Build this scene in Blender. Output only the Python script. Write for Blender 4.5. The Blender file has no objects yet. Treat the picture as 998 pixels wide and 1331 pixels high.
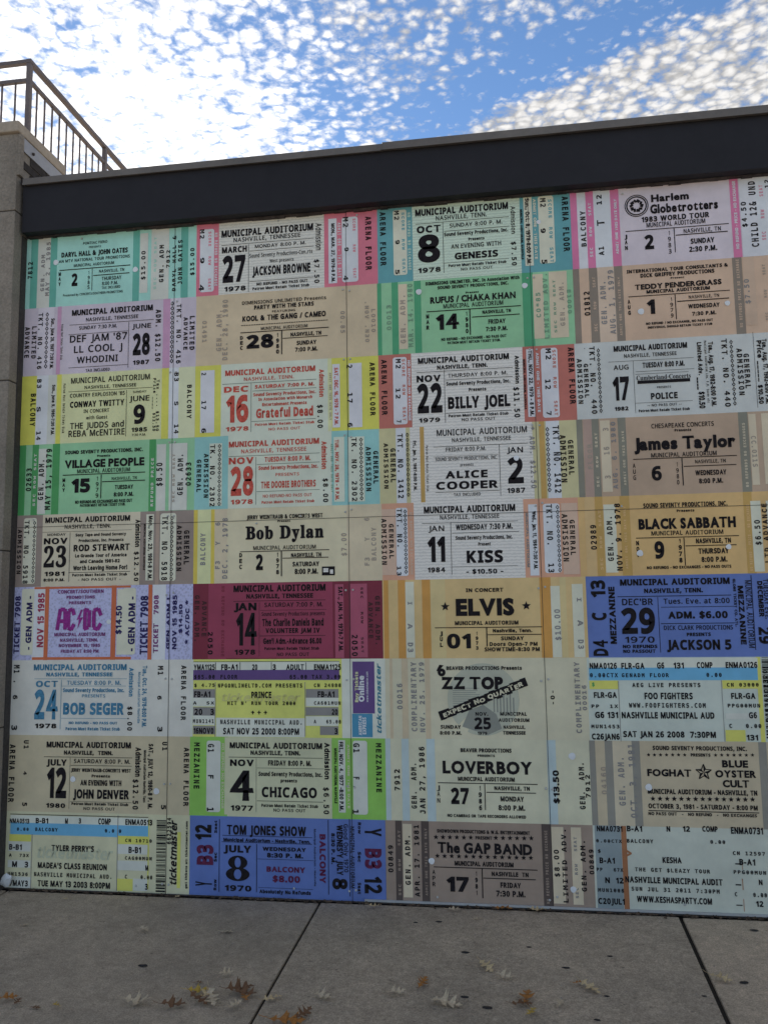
import bpy, bmesh, math, random, os, json
from mathutils import Matrix, Vector
random.seed(7)
SC = bpy.context.scene
COL = SC.collection

# ---------------------------------------------------------------- camera
cam_data = bpy.data.cameras.new('camera')
cam = bpy.data.objects.new('camera', cam_data)
COL.objects.link(cam)
cam_data.sensor_fit = 'VERTICAL'
cam_data.sensor_height = 24.0
cam_data.lens = 24.0 * 1040.0 / 1331.0
cam_data.clip_start = 0.05
cam_data.clip_end = 5000
yaw, pitch, roll = -0.1445734, 0.1110553, -0.0151060
fwd = Vector((math.sin(yaw) * math.cos(pitch), math.cos(yaw) * math.cos(pitch), math.sin(pitch)))
right = Vector((math.cos(yaw), -math.sin(yaw), 0))
up = right.cross(fwd)
r2 = math.cos(roll) * right + math.sin(roll) * up
u2 = -math.sin(roll) * right + math.cos(roll) * up
cam.matrix_world = Matrix(((r2.x, u2.x, -fwd.x, 0.0), (r2.y, u2.y, -fwd.y, -5.118),
                           (r2.z, u2.z, -fwd.z, 1.854), (0, 0, 0, 1)))
SC.camera = cam

# ---------------------------------------------------------------- sky, clouds, sun
SUN_EL, SUN_AZ = 27.0, -28.0          # behind the wall, to the left (azimuth from +Y towards +X)
world = bpy.data.worlds.new('World')
SC.world = world
world.use_nodes = True
nt = world.node_tree
for n in list(nt.nodes):
    nt.nodes.remove(n)
def N(kind, **kw):
    n = nt.nodes.new(kind)
    for k, v in kw.items():
        setattr(n, k, v)
    return n
def link(a, b):
    nt.links.new(a, b)
def M(op, a, b=None, c=None, clamp=False):
    n = N('ShaderNodeMath', operation=op, use_clamp=clamp)
    for i, v in enumerate((a, b, c)):
        if v is None:
            continue
        if isinstance(v, (int, float)):
            n.inputs[i].default_value = v
        else:
            link(v, n.inputs[i])
    return n.outputs[0]
def smooth(v, lo, hi):
    n = N('ShaderNodeMapRange', interpolation_type='SMOOTHSTEP')
    link(v, n.inputs[0])
    n.inputs[1].default_value = lo
    n.inputs[2].default_value = hi
    return n.outputs[0]
sky = N('ShaderNodeTexSky', sky_type='NISHITA')
sky.sun_disc = False
sky.sun_elevation = math.radians(SUN_EL)
sky.sun_rotation = math.radians(SUN_AZ)
sky.air_density = 1.0
sky.dust_density = 0.05
sky.ozone_density = 5.0
tc = N('ShaderNodeTexCoord')
sep = N('ShaderNodeSeparateXYZ')
link(tc.outputs['Generated'], sep.inputs[0])
X, Y, Z = sep.outputs
zc = M('MAXIMUM', Z, 0.06)
px = M('DIVIDE', X, zc)
py = M('DIVIDE', Y, zc)
comb = N('ShaderNodeCombineXYZ')
link(px, comb.inputs[0]); link(py, comb.inputs[1])
def noise(scale, detail, rough, src, dist=0.0, z=0.0):
    n = N('ShaderNodeTexNoise', noise_dimensions='3D')
    mp = N('ShaderNodeMapping')
    mp.inputs['Location'].default_value = (0, 0, z)
    link(src, mp.inputs[0]); link(mp.outputs[0], n.inputs['Vector'])
    n.inputs['Scale'].default_value = scale
    n.inputs['Detail'].default_value = detail
    n.inputs['Roughness'].default_value = rough
    n.inputs['Distortion'].default_value = dist
    return n.outputs['Fac']
cells = noise(44.0, 8.0, 0.64, comb.outputs[0], 0.35, 3.0)
warp = N('ShaderNodeTexNoise')
link(comb.outputs[0], warp.inputs['Vector']); warp.inputs['Scale'].default_value = 28.0; warp.inputs['Detail'].default_value = 5.0
wv = N('ShaderNodeVectorMath', operation='SCALE'); link(warp.outputs['Color'], wv.inputs[0]); wv.inputs['Scale'].default_value = 0.045
wa = N('ShaderNodeVectorMath', operation='ADD'); link(comb.outputs[0], wa.inputs[0]); link(wv.outputs[0], wa.inputs[1])
vor = N('ShaderNodeTexVoronoi', feature='F1'); vor.inputs['Scale'].default_value = 38.0
link(wa.outputs[0], vor.inputs['Vector'])
puffy = M('SUBTRACT', 1.0, vor.outputs['Distance'])
wisps = noise(5.0, 3.0, 0.55, comb.outputs[0], 0.1, 8.0)
puffs = noise(30.0, 4.0, 0.55, comb.outputs[0], 0.0, 5.0)
sunv = Vector((math.sin(math.radians(SUN_AZ)) * math.cos(math.radians(SUN_EL)),
               math.cos(math.radians(SUN_AZ)) * math.cos(math.radians(SUN_EL)), math.sin(math.radians(SUN_EL))))
dot = N('ShaderNodeVectorMath', operation='DOT_PRODUCT')
link(tc.outputs['Generated'], dot.inputs[0])
dot.inputs[1].default_value = sunv
cosang = dot.outputs['Value']
line = M('ADD', M('ADD', py, M('MULTIPLY', px, 0.62)), -1.575)            # edge of the cloud bank
bank = smooth(line, -0.02, 0.05)
bankw = M('MULTIPLY', bank, smooth(px, -0.34, 0.0))
gap = M('SUBTRACT', 1.0, smooth(M('ABSOLUTE', M('ADD', line, 0.09)), 0.0, 0.15))
gapw = M('MULTIPLY', gap, smooth(px, -0.35, 0.05))
left = smooth(px, -0.25, -0.85)
left = M('SUBTRACT', 1.0, smooth(px, -0.80, -0.15))
cover = M('ADD', M('MULTIPLY', bankw, 0.17), M('MULTIPLY', left, -0.05))
cover = M('ADD', cover, M('MULTIPLY', smooth(cosang, 0.96, 0.995), 0.20))
cover = M('SUBTRACT', cover, M('MULTIPLY', gapw, 0.22))
cover = M('ADD', cover, M('MULTIPLY', M('ADD', wisps, -0.5), 0.42))
dens = M('ADD', M('ADD', M('MULTIPLY', cells, 0.75), M('MULTIPLY', M('ADD', puffy, -0.50), 0.42)), M('ADD', cover, M('MULTIPLY', M('ADD', puffs, -0.5), 0.15)))
mask = smooth(dens, 0.23, 0.62)
mask = M('MULTIPLY', mask, 0.95)
shade = noise(26.0, 5.0, 0.5, comb.outputs[0], 0.0, 3.4)
glow = smooth(cosang, 0.93, 0.999)
cb = M('ADD', 0.25, M('MULTIPLY', smooth(M('ADD', M('MULTIPLY', shade, 0.5), M('MULTIPLY', puffy, 0.5)), 0.34, 0.70), 0.26))
cb = M('ADD', cb, M('MULTIPLY', glow, 0.5))
cloud_bg = N('ShaderNodeBackground')
cloud_bg.inputs[0].default_value = (1.0, 0.972, 0.935, 1)
link(cb, cloud_bg.inputs[1])
sky_bg = N('ShaderNodeBackground')
tint = N('ShaderNodeMix', data_type='RGBA', blend_type='MULTIPLY')
tint.inputs[0].default_value = 1.0
link(sky.outputs[0], tint.inputs[6]); tint.inputs[7].default_value = (0.95, 0.97, 0.97, 1)
link(tint.outputs[2], sky_bg.inputs[0])
sky_bg.inputs[1].default_value = 0.077
mixs = N('ShaderNodeMixShader')
link(mask, mixs.inputs[0]); link(sky_bg.outputs[0], mixs.inputs[1]); link(cloud_bg.outputs[0], mixs.inputs[2])
wout = N('ShaderNodeOutputWorld')
link(mixs.outputs[0], wout.inputs[0])

sun_data = bpy.data.lights.new('sun', 'SUN')
sun_data.energy = 4.6
sun_data.angle = math.radians(0.53)
sun_data.color = (1.0, 0.95, 0.88)
sun = bpy.data.objects.new('sun', sun_data)
COL.objects.link(sun)
sun.rotation_euler = sunv.to_track_quat('Z', 'Y').to_euler()

SC.view_settings.view_transform = 'Standard'
SC.view_settings.look = 'None'
SC.view_settings.gamma = 1.0
SC.view_settings.exposure = 1.0
SC.cycles.max_bounces = 6

# ---------------------------------------------------------------- materials
def lin(c):
    c = c / 255.0
    return c / 12.92 if c <= 0.04045 else ((c + 0.055) / 1.055) ** 2.4
def new_mat(name):
    m = bpy.data.materials.new(name)
    m.use_nodes = True
    t = m.node_tree
    return m, t, t.nodes['Principled BSDF']
def grain_mat(name, rgb, rough=0.6, amount=0.12, scale=40.0, spec=0.25, metal=0.0, bump=0.0, bscale=200.0,
              dirt=0.0, dirt_scale=1.4, coat=0.0, use_obj=False):
    m, t, b = new_mat(name)
    tcn = t.nodes.new('ShaderNodeTexCoord')
    geo = t.nodes.new('ShaderNodeNewGeometry')
    src = tcn.outputs['Object'] if use_obj else geo.outputs['Position']
    n1 = t.nodes.new('ShaderNodeTexNoise')
    n1.inputs['Scale'].default_value = scale
    n1.inputs['Detail'].default_value = 5
    n1.inputs['Roughness'].default_value = 0.65
    t.links.new(src, n1.inputs['Vector'])
    r = t.nodes.new('ShaderNodeMapRange')
    r.inputs[1].default_value = 0.3; r.inputs[2].default_value = 0.7
    r.inputs[3].default_value = 1.0 - amount; r.inputs[4].default_value = 1.0 + amount
    t.links.new(n1.outputs['Fac'], r.inputs[0])
    n2 = t.nodes.new('ShaderNodeTexNoise')
    n2.inputs['Scale'].default_value = dirt_scale
    n2.inputs['Detail'].default_value = 7
    n2.inputs['Roughness'].default_value = 0.6
    t.links.new(src, n2.inputs['Vector'])
    r2_ = t.nodes.new('ShaderNodeMapRange')
    r2_.inputs[1].default_value = 0.35; r2_.inputs[2].default_value = 0.68
    r2_.inputs[3].default_value = 1.0; r2_.inputs[4].default_value = 1.0 - dirt
    t.links.new(n2.outputs['Fac'], r2_.inputs[0])
    mu = t.nodes.new('ShaderNodeMath'); mu.operation = 'MULTIPLY'
    t.links.new(r.outputs[0], mu.inputs[0]); t.links.new(r2_.outputs[0], mu.inputs[1])
    vm = t.nodes.new('ShaderNodeVectorMath'); vm.operation = 'SCALE'
    vm.inputs[0].default_value = rgb[:3]
    t.links.new(mu.outputs[0], vm.inputs['Scale'])
    t.links.new(vm.outputs[0], b.inputs['Base Color'])
    b.inputs['Roughness'].default_value = rough
    b.inputs['Specular IOR Level'].default_value = spec
    b.inputs['Metallic'].default_value = metal
    if bump:
        n3 = t.nodes.new('ShaderNodeTexNoise')
        n3.inputs['Scale'].default_value = bscale
        n3.inputs['Detail'].default_value = 6
        t.links.new(src, n3.inputs['Vector'])
        bp = t.nodes.new('ShaderNodeBump')
        bp.inputs['Strength'].default_value = bump
        bp.inputs['Distance'].default_value = 0.004
        t.links.new(n3.outputs['Fac'], bp.inputs['Height'])
        t.links.new(bp.outputs[0], b.inputs['Normal'])
    return m

# printed colours: sRGB of the paint itself
PAL = dict(turq=(191, 246, 228), teal=(119, 198, 176), stubgrey=(238, 237, 222), faint=(190, 234, 213), ink=(43, 39, 41), grey=(155, 150, 146), pink=(246, 138, 155), greypaper=(241, 236, 222), stubwhite=(246, 246, 246), aqua=(119, 185, 188), mintpaper=(224, 240, 216), stubcream=(246, 242, 215), hotpink=(246, 140, 181), stublilac=(246, 243, 244), lilac=(244, 228, 232), pinkink=(237, 154, 170), lavender=(231, 216, 225), stublav=(242, 231, 237), lavpink=(227, 174, 204), buff=(240, 216, 178), faint2=(184, 168, 150), green=(170, 225, 173), green2=(95, 182, 130), stubtan=(241, 222, 189), faint3=(137, 175, 142), peach=(241, 204, 172), warmgrey=(159, 143, 126), stubpeach=(243, 214, 186), peach2=(235, 201, 171), paleyellow=(246, 245, 185), yellow=(246, 239, 109), paleyellow2=(246, 246, 199), mintwhite=(242, 246, 222), red=(214, 98, 83), darkgreen=(106, 117, 104), salmon=(218, 130, 114), greywhite=(246, 239, 228), white=(232, 232, 224), deepgreen=(90, 175, 101), aquablue=(170, 225, 217), khaki=(231, 220, 167), gold=(223, 178, 101), tan=(213, 182, 153), greygreen=(154, 149, 131), pinktan=(204, 172, 154), mauve=(175, 156, 143), mauve2=(199, 174, 154), cream=(239, 225, 194), cream2=(246, 232, 193), yellowg=(246, 219, 98), cream3=(241, 222, 186), orangepaper=(246, 184, 150), peach3=(242, 205, 177), amber=(246, 202, 135), amber2=(246, 206, 145), bluepattern=(200, 199, 232), orange=(229, 123, 80), navy=(63, 58, 105), crimson=(185, 70, 98), purple=(139, 83, 132), magenta=(157, 61, 142), maroon=(143, 52, 71), maroon2=(172, 72, 97), maroon3=(194, 97, 120), deepink=(74, 36, 43), wheat=(246, 211, 148), orangey=(236, 172, 89), wheat2=(244, 218, 157), royal=(114, 137, 203), coolwhite=(245, 240, 226), blue=(87, 142, 171), bluel=(143, 176, 189), tmyellow=(246, 246, 132), tmwhite=(246, 246, 227), violet=(114, 85, 143), midgrey=(161, 156, 150), tmgrey=(229, 224, 141), tmblue=(75, 146, 163), bluebox=(87, 159, 192), ivory=(240, 230, 196), iv2=(234, 212, 175), iv3=(209, 208, 184), iv4=(160, 160, 147), tmwhite2=(229, 235, 219), skyband=(129, 200, 236), tmyellow2=(246, 240, 123), parchment=(228, 211, 174), lime=(165, 221, 105), palelime=(230, 227, 187), ivory2=(240, 233, 199), paleblue=(214, 229, 226), oat=(224, 205, 171), oatgrey=(164, 158, 145), oat2=(232, 215, 183), palegreen=(238, 231, 190), tmgrey2=(216, 217, 185), darkred=(108, 51, 79), taupe=(181, 158, 140), darktaupe=(102, 88, 81), tmblueish=(225, 227, 209), bluegrey=(163, 174, 174), rust=(188, 126, 86), holewhite=(246, 246, 246))
_pm = {}
def print_mat(key):
    if key not in _pm:
        c = PAL[key]
        rgb = tuple(lin(v) for v in c)
        if key == 'bluepattern':
            m, t, b = new_mat('print_' + key)
            geo = t.nodes.new('ShaderNodeNewGeometry')
            v = t.nodes.new('ShaderNodeTexVoronoi'); v.inputs['Scale'].default_value = 60.0
            t.links.new(geo.outputs['Position'], v.inputs['Vector'])
            cr = t.nodes.new('ShaderNodeValToRGB')
            cr.color_ramp.elements[0].color = tuple(x * 0.80 for x in rgb) + (1,)
            cr.color_ramp.elements[0].position = 0.15
            cr.color_ramp.elements[1].color = tuple(min(1, x * 1.10) for x in rgb) + (1,)
            cr.color_ramp.elements[1].position = 0.6
            t.links.new(v.outputs['Distance'], cr.inputs[0])
            t.links.new(cr.outputs[0], b.inputs['Base Color'])
            b.inputs['Roughness'].default_value = 0.5
        elif key in ('greywhite', 'greypaper', 'mintpaper'):
            # security-paper lines: fine wavy print
            m, t, b = new_mat('print_' + key)
            geo = t.nodes.new('ShaderNodeNewGeometry')
            w = t.nodes.new('ShaderNodeTexWave')
            w.wave_type = 'BANDS'; w.bands_direction = 'Z'
            w.inputs['Scale'].default_value = 16.0
            w.inputs['Distortion'].default_value = 3.0
            w.inputs['Detail'].default_value = 1.0
            w.inputs['Detail Scale'].default_value = 3.5
            t.links.new(geo.outputs['Position'], w.inputs['Vector'])
            n = t.nodes.new('ShaderNodeTexNoise'); n.inputs['Scale'].default_value = 2.5; n.inputs['Detail'].default_value = 6
            t.links.new(geo.outputs['Position'], n.inputs['Vector'])
            ad = t.nodes.new('ShaderNodeMath'); ad.operation = 'MULTIPLY_ADD'
            t.links.new(n.outputs['Fac'], ad.inputs[0]); ad.inputs[1].default_value = 0.5
            t.links.new(w.outputs['Fac'], ad.inputs[2])
            cr = t.nodes.new('ShaderNodeValToRGB')
            cr.color_ramp.elements[0].position = 0.2
            cr.color_ramp.elements[1].position = 1.2 if False else 1.0
            cr.color_ramp.elements[0].color = tuple(x * 0.84 for x in rgb) + (1,)
            cr.color_ramp.elements[1].color = tuple(x * 1.05 for x in rgb) + (1,)
            t.links.new(ad.outputs[0], cr.inputs[0])
            t.links.new(cr.outputs[0], b.inputs['Base Color'])
            b.inputs['Roughness'].default_value = 0.5
            b.inputs['Specular IOR Level'].default_value = 0.3
        elif key.startswith('ink') or key in ('navy', 'purple', 'blue', 'red', 'darkred', 'magenta'):
            m = grain_mat('print_' + key, rgb, 0.8, 0.3, 55.0, 0.08)
        else:
            m = grain_mat('print_' + key, rgb, 0.5, 0.06, 9.0, 0.3, dirt=0.16, dirt_scale=2.6)
        _pm[key] = m
    return _pm[key]
CONCRETE = grain_mat('pilaster_concrete', (0.33, 0.285, 0.235), 0.9, 0.24, 70, 0.15, bump=0.9, bscale=90, dirt=0.32, dirt_scale=2.2)
SLABSTONE = grain_mat('cap_limestone', (0.50, 0.42, 0.33), 0.85, 0.12, 30, 0.15, bump=0.3, bscale=70, dirt=0.25, dirt_scale=4)
FASCIA = grain_mat('fascia_painted_metal', (0.027, 0.025, 0.029), 0.6, 0.08, 14, 0.22, dirt=0.15, dirt_scale=2.0)
COPING = grain_mat('coping_weathered_metal', (0.20, 0.175, 0.155), 0.6, 0.10, 20, 0.4, dirt=0.25, dirt_scale=3.0)
SOFFIT = grain_mat('soffit_stained_metal', (0.10, 0.08, 0.075), 0.7, 0.4, 25, 0.2, dirt=0.5, dirt_scale=6)
PANEL = grain_mat('mural_panel_edge', (0.55, 0.54, 0.52), 0.5, 0.06, 8, 0.3, dirt=0.2)
DARKGAP = grain_mat('dark_seal_and_shade', (0.07, 0.062, 0.058), 0.8, 0.3, 60, 0.2)  # joint seal colour, also used on strips that stand in for shade
RAIL = grain_mat('rail_painted_steel', (0.17, 0.14, 0.135), 0.5, 0.10, 30, 0.4, dirt=0.2)
STEEL = grain_mat('galvanised_steel', (0.42, 0.42, 0.44), 0.45, 0.08, 20, 0.5, metal=0.3, dirt=0.25)
DARKSTEEL = grain_mat('rusty_bolt', (0.08, 0.06, 0.05), 0.7, 0.3, 90, 0.3)
RIVET = grain_mat('painted_rivet', (0.55, 0.54, 0.50), 0.45, 0.2, 80, 0.5)
SCRAP = grain_mat('white_plastic_scrap', (0.72, 0.72, 0.72), 0.4, 0.08, 30, 0.4)
WALLCORE = grain_mat('rendered_wall', (0.22, 0.20, 0.185), 0.9, 0.15, 12, 0.1, bump=0.4, bscale=60, dirt=0.3)
GUM = grain_mat('gum_stain', (0.035, 0.032, 0.032), 0.7, 0.2, 60, 0.2)
DIRTM = grain_mat('joint_dirt', (0.045, 0.038, 0.032), 0.95, 0.4, 120, 0.1, bump=0.8, bscale=150)

def concrete_paving(name, base, warm):
    m, t, b = new_mat(name)
    geo = t.nodes.new('ShaderNodeNewGeometry')
    def nz(s, d, r, off=0):
        mp = t.nodes.new('ShaderNodeMapping'); mp.inputs['Location'].default_value = (off, off, 0)
        t.links.new(geo.outputs['Position'], mp.inputs[0])
        n = t.nodes.new('ShaderNodeTexNoise'); n.inputs['Scale'].default_value = s
        n.inputs['Detail'].default_value = d; n.inputs['Roughness'].default_value = r
        t.links.new(mp.outputs[0], n.inputs['Vector']); return n.outputs['Fac']
    big, mid, fine = nz(0.9, 5, 0.6), nz(7, 6, 0.7, 3), nz(120, 3, 0.7)
    def rng(v, a, b_, lo, hi):
        n = t.nodes.new('ShaderNodeMapRange'); t.links.new(v, n.inputs[0])
        n.inputs[1].default_value = a; n.inputs[2].default_value = b_; n.inputs[3].default_value = lo; n.inputs[4].default_value = hi
        return n.outputs[0]
    def mul(a, b_):
        n = t.nodes.new('ShaderNodeMath'); n.operation = 'MULTIPLY'
        t.links.new(a, n.inputs[0]); t.links.new(b_, n.inputs[1]); return n.outputs[0]
    f = mul(mul(rng(big, 0.3, 0.7, 0.78, 1.16), rng(mid, 0.3, 0.7, 0.84, 1.13)), rng(fine, 0.34, 0.66, 0.70, 1.28))
    f = mul(f, rng(nz(28, 5, 0.7, 9), 0.32, 0.68, 0.82, 1.16))
    # pale aggregate specks and small dark pits
    v = t.nodes.new('ShaderNodeTexVoronoi'); v.inputs['Scale'].default_value = 48; t.links.new(geo.outputs['Position'], v.inputs['Vector'])
    speck = rng(v.outputs['Distance'], 0.05, 0.11, 1.7, 1.0)
    f = mul(f, speck)
    v2 = t.nodes.new('ShaderNodeTexVoronoi'); v2.inputs['Scale'].default_value = 13; t.links.new(geo.outputs['Position'], v2.inputs['Vector'])
    f = mul(f, rng(v2.outputs['Distance'], 0.05, 0.13, 0.62, 1.0))
    mixc = t.nodes.new('ShaderNodeMix'); mixc.data_type = 'RGBA'
    t.links.new(rng(big, 0.35, 0.65, 0, 1), mixc.inputs[0])
    mixc.inputs[6].default_value = base + (1,); mixc.inputs[7].default_value = warm + (1,)
    vm = t.nodes.new('ShaderNodeVectorMath'); vm.operation = 'SCALE'
    t.links.new(mixc.outputs[2], vm.inputs[0]); t.links.new(f, vm.inputs['Scale'])
    t.links.new(vm.outputs[0], b.inputs['Base Color'])
    b.inputs['Roughness'].default_value = 0.9
    b.inputs['Specular IOR Level'].default_value = 0.2
    bp = t.nodes.new('ShaderNodeBump'); bp.inputs['Strength'].default_value = 1.0; bp.inputs['Distance'].default_value = 0.004
    t.links.new(fine, bp.inputs['Height']); t.links.new(bp.outputs[0], b.inputs['Normal'])
    return m
PAVE = concrete_paving('sidewalk_concrete', (0.43, 0.348, 0.255), (0.47, 0.372, 0.268))
PAVE_TAN = concrete_paving('tan_sidewalk_concrete', (0.53, 0.42, 0.30), (0.57, 0.44, 0.31))

# ---------------------------------------------------------------- helpers
def empty(name, loc, label=None, cat=None, group=None, kind=None):
    o = bpy.data.objects.new(name, None)
    COL.objects.link(o)
    o.location = loc
    o.empty_display_size = 0.1
    return tag(o, label, cat, group, kind)
def tag(o, label=None, cat=None, group=None, kind=None):
    if label: o['label'] = label
    if cat: o['category'] = cat
    if group: o['group'] = group
    if kind: o['kind'] = kind
    return o
def mesh_obj(name, verts, faces, mat, parent=None, smooth_=False):
    me = bpy.data.meshes.new(name)
    me.from_pydata(verts, [], faces)
    if mat: me.materials.append(mat)
    if smooth_:
        for p in me.polygons: p.use_smooth = True
    o = bpy.data.objects.new(name, me)
    COL.objects.link(o)
    if parent: o.parent = parent
    return o
def bm_obj(name, bm, mat, parent=None, smooth_=False):
    me = bpy.data.meshes.new(name)
    bm.to_mesh(me); bm.free()
    me.materials.append(mat)
    if smooth_:
        for p in me.polygons: p.use_smooth = True
    o = bpy.data.objects.new(name, me)
    COL.objects.link(o)
    if parent: o.parent = parent
    return o
def bm_box(bm, x0, x1, y0, y1, z0, z1, bevel=0.0):
    r = bmesh.ops.create_cube(bm, size=1.0)
    for v in r['verts']:
        v.co = Vector(((x0 + x1) / 2 + v.co.x * (x1 - x0), (y0 + y1) / 2 + v.co.y * (y1 - y0), (z0 + z1) / 2 + v.co.z * (z1 - z0)))
    if bevel:
        es = {e for v in r['verts'] for e in v.link_edges}
        bmesh.ops.bevel(bm, geom=list(es), offset=bevel, segments=2, affect='EDGES', profile=0.6)
def box(name, x0, x1, y0, y1, z0, z1, mat, parent=None, bevel=0.0):
    bm = bmesh.new()
    bm_box(bm, x0, x1, y0, y1, z0, z1, bevel)
    return bm_obj(name, bm, mat, parent)
def bar(name, a, b, w, d, mat, parent=None, bevel=0.003):
    """rectangular bar between two points"""
    a, b = Vector(a), Vector(b)
    L = (b - a).length
    bm = bmesh.new()
    bm_box(bm, -w / 2, w / 2, -d / 2, d / 2, 0, L, bevel)
    q = (b - a).to_track_quat('Z', 'Y').to_matrix().to_4x4()
    bm.transform(Matrix.Translation(a) @ q)
    return bm_obj(name, bm, mat, parent)

# ---------------------------------------------------------------- ground
ground = mesh_obj('ground', [(-300, -300, -0.02), (300, -300, -0.02), (300, 300, -0.02), (-300, 300, -0.02)], [(0, 1, 2, 3)],
                  grain_mat('pale_bounce_ground', (0.42, 0.36, 0.28), 0.95, 0.2, 60, 0.1, dirt=0.3), None)  # ground out of view, colour lightened to bounce warm light onto the wall
tag(ground, kind='structure')
pav = empty('pavement', (0, 0, 0), kind='structure')
xs = [-7.50, -5.39, -3.28, -1.170, 0.940, 3.05, 5.16, 7.27]
for i in range(len(xs) - 1):
    for j in range(2):
        y1 = -0.035 - j * 2.6
        bm = bmesh.new()
        bm_box(bm, xs[i] + (0.012 if i == 4 else 0.008), xs[i + 1] - (0.012 if i == 3 else 0.008), y1 - 2.582, y1, -0.10, 0.0 + (0.003 if i % 2 else 0), 0.006)
        for v in bm.verts:
            if abs(v.co.x - 0.94) < 0.03: v.co.x += 0.027 + 0.04 * v.co.y
            if abs(v.co.x + 1.17) < 0.03: v.co.x += -0.009 - 0.01 * v.co.y
        bm_obj('paving_slab', bm, PAVE_TAN if (i == 4) else PAVE, pav)
box('joint_filler', -7.5, 7.3, -5.2, 0.3, -0.09, -0.014, DIRTM, pav)
def blob(name, cx, cy, r, mat, parent, z=0.0045, sq=0.6, n=14, h=0.002):
    vs = [(cx, cy, z + h)]
    for k in range(n):
        a = 2 * math.pi * k / n
        rr = r * (0.78 + 0.36 * random.random())
        vs.append((cx + rr * math.cos(a), cy + rr * sq * math.sin(a), z))
    return mesh_obj(name, vs, [(0, k + 1, (k + 1) % n + 1) for k in range(n)], mat, parent)
GUMS = [(-0.556, -0.283), (0.08, -0.546), (-0.233, -1.128), (-0.424, -0.258), (-0.127, -1.216), (0.422, -1.045), (0.257, -0.771),
        (0.355, -1.268), (0.492, -0.612), (1.327, -0.189), (1.093, -0.832), (-0.251, -0.648), (0.871, -0.994), (-1.893, -0.985)]
for gx, gy in GUMS:
    blob('gum_spot', gx, gy, random.uniform(0.012, 0.026), GUM, pav)

# ---------------------------------------------------------------- the wall that carries the mural
wall = empty('mural_wall', (-0.3, 0, 0), 'long wall clad in flat panels carrying the ticket mural under a dark metal fascia', 'wall')
W0 = Vector((-0.3, 0, 0))
def wp(o):
    o.parent = wall
    o.matrix_parent_inverse = Matrix.Translation(-W0)
    return o
wp(box('wall_core', -3.345, 6.2, 0.020, 0.40, 0.0, 4.80, WALLCORE))
seams = [-3.336, -2.198, -0.978, 0.244, 2.688]
for i in range(4):
    for (z0, z1) in ((0.004, 2.400), (2.403, 4.503)):
        wp(box('panel', seams[i] + 0.0015, seams[i + 1] - 0.0015, 0.0, 0.016, z0, z1, PANEL))
for x in seams[1:-1]:
    wp(box('panel_joint', x - 0.0013, x + 0.0013, -0.0042, 0.0, 0.004, 4.503, DARKGAP))
wp(box('panel_joint', -3.336, 2.688, -0.0040, 0.0, 2.3995, 2.4025, DARKGAP))
def disc_mesh(r, h, n=10):
    vs = [(0, -h, 0)] + [(r * 0.7 * math.cos(2 * math.pi * k / n), -h, r * 0.7 * math.sin(2 * math.pi * k / n)) for k in range(n)] + \
         [(r * math.cos(2 * math.pi * k / n), 0, r * math.sin(2 * math.pi * k / n)) for k in range(n)]
    fs = [(0, k + 1, (k + 1) % n + 1) for k in range(n)]
    fs += [(1 + k, 1 + n + k, 1 + n + (k + 1) % n, 1 + (k + 1) % n) for k in range(n)]
    me = bpy.data.meshes.new('rivet'); me.from_pydata(vs, [], fs); me.materials.append(RIVET)
    return me
rv = disc_mesh(0.0075, 0.006)
for x in seams[1:-1]:
    for z in (3.94, 3.455, 2.948, 2.446, 1.929, 1.356, 0.697, 0.066):
        for s in (-1, 1):
            o = bpy.data.objects.new('rivet', rv); COL.objects.link(o)
            o.location = (x + s * 0.022 + random.uniform(-.003, .003), -0.0035, z + random.uniform(-.012, .012)); wp(o)
for (x, z) in ((-2.9, 4.47), (-1.45, 4.478), (-0.9, 4.47), (0.85, 4.46), (-3.2, 2.45), (-1.3, 2.42), (0.75, 2.42), (-1.35, 0.07), (-0.45, 0.05), (1.0, 0.06), (-2.4, 0.05), (-1.6, 2.38)):
    o = bpy.data.objects.new('rivet', rv); COL.objects.link(o); o.location = (x, -0.0035, z); wp(o)
# foot of the wall: thin pale trim, then a dark strip coloured for the shade beneath it
wp(box('base_trim', -0.90, 6.1, -0.016, -0.0055, 0.012, 0.024, PANEL))
wp(box('base_shade_strip', -0.90, 6.1, -0.012, -0.0056, 0.000, 0.0118, DARKGAP))
wp(box('base_trim', -3.336, -0.905, -0.009, -0.0055, 0.000, 0.008, SOFFIT))
# fascia, its soffit and the coping
wp(box('fascia', -3.305, 6.2, -0.100, 0.40, 4.503, 4.852, FASCIA))
bm = bmesh.new()
random.seed(3)
x = -3.30
while x < 2.7:                       # ragged sealant along the top of the panels
    w = random.uniform(0.03, 0.10)
    bm_box(bm, x, x + w * 0.98, -0.030, 0.0, 4.4985 - random.uniform(0.0, 0.009), 4.5035)
    x += w
wp(tag(bm_obj('sealant', bm, SOFFIT), kind='stuff'))
wp(box('coping', -3.300, -0.70, -0.122, 0.44, 4.8525, 4.897, COPING, bevel=0.004))
wp(box('coping', -0.705, 6.2, -0.127, 0.445, 4.8545, 4.903, COPING, bevel=0.004))
wp(box('coping_drip_edge', -3.299, -0.71, -0.127, -0.1225, 4.846, 4.859, COPING))
wp(box('coping_drip_edge', -0.705, 6.2, -0.132, -0.1275, 4.847, 4.860, COPING))

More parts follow.
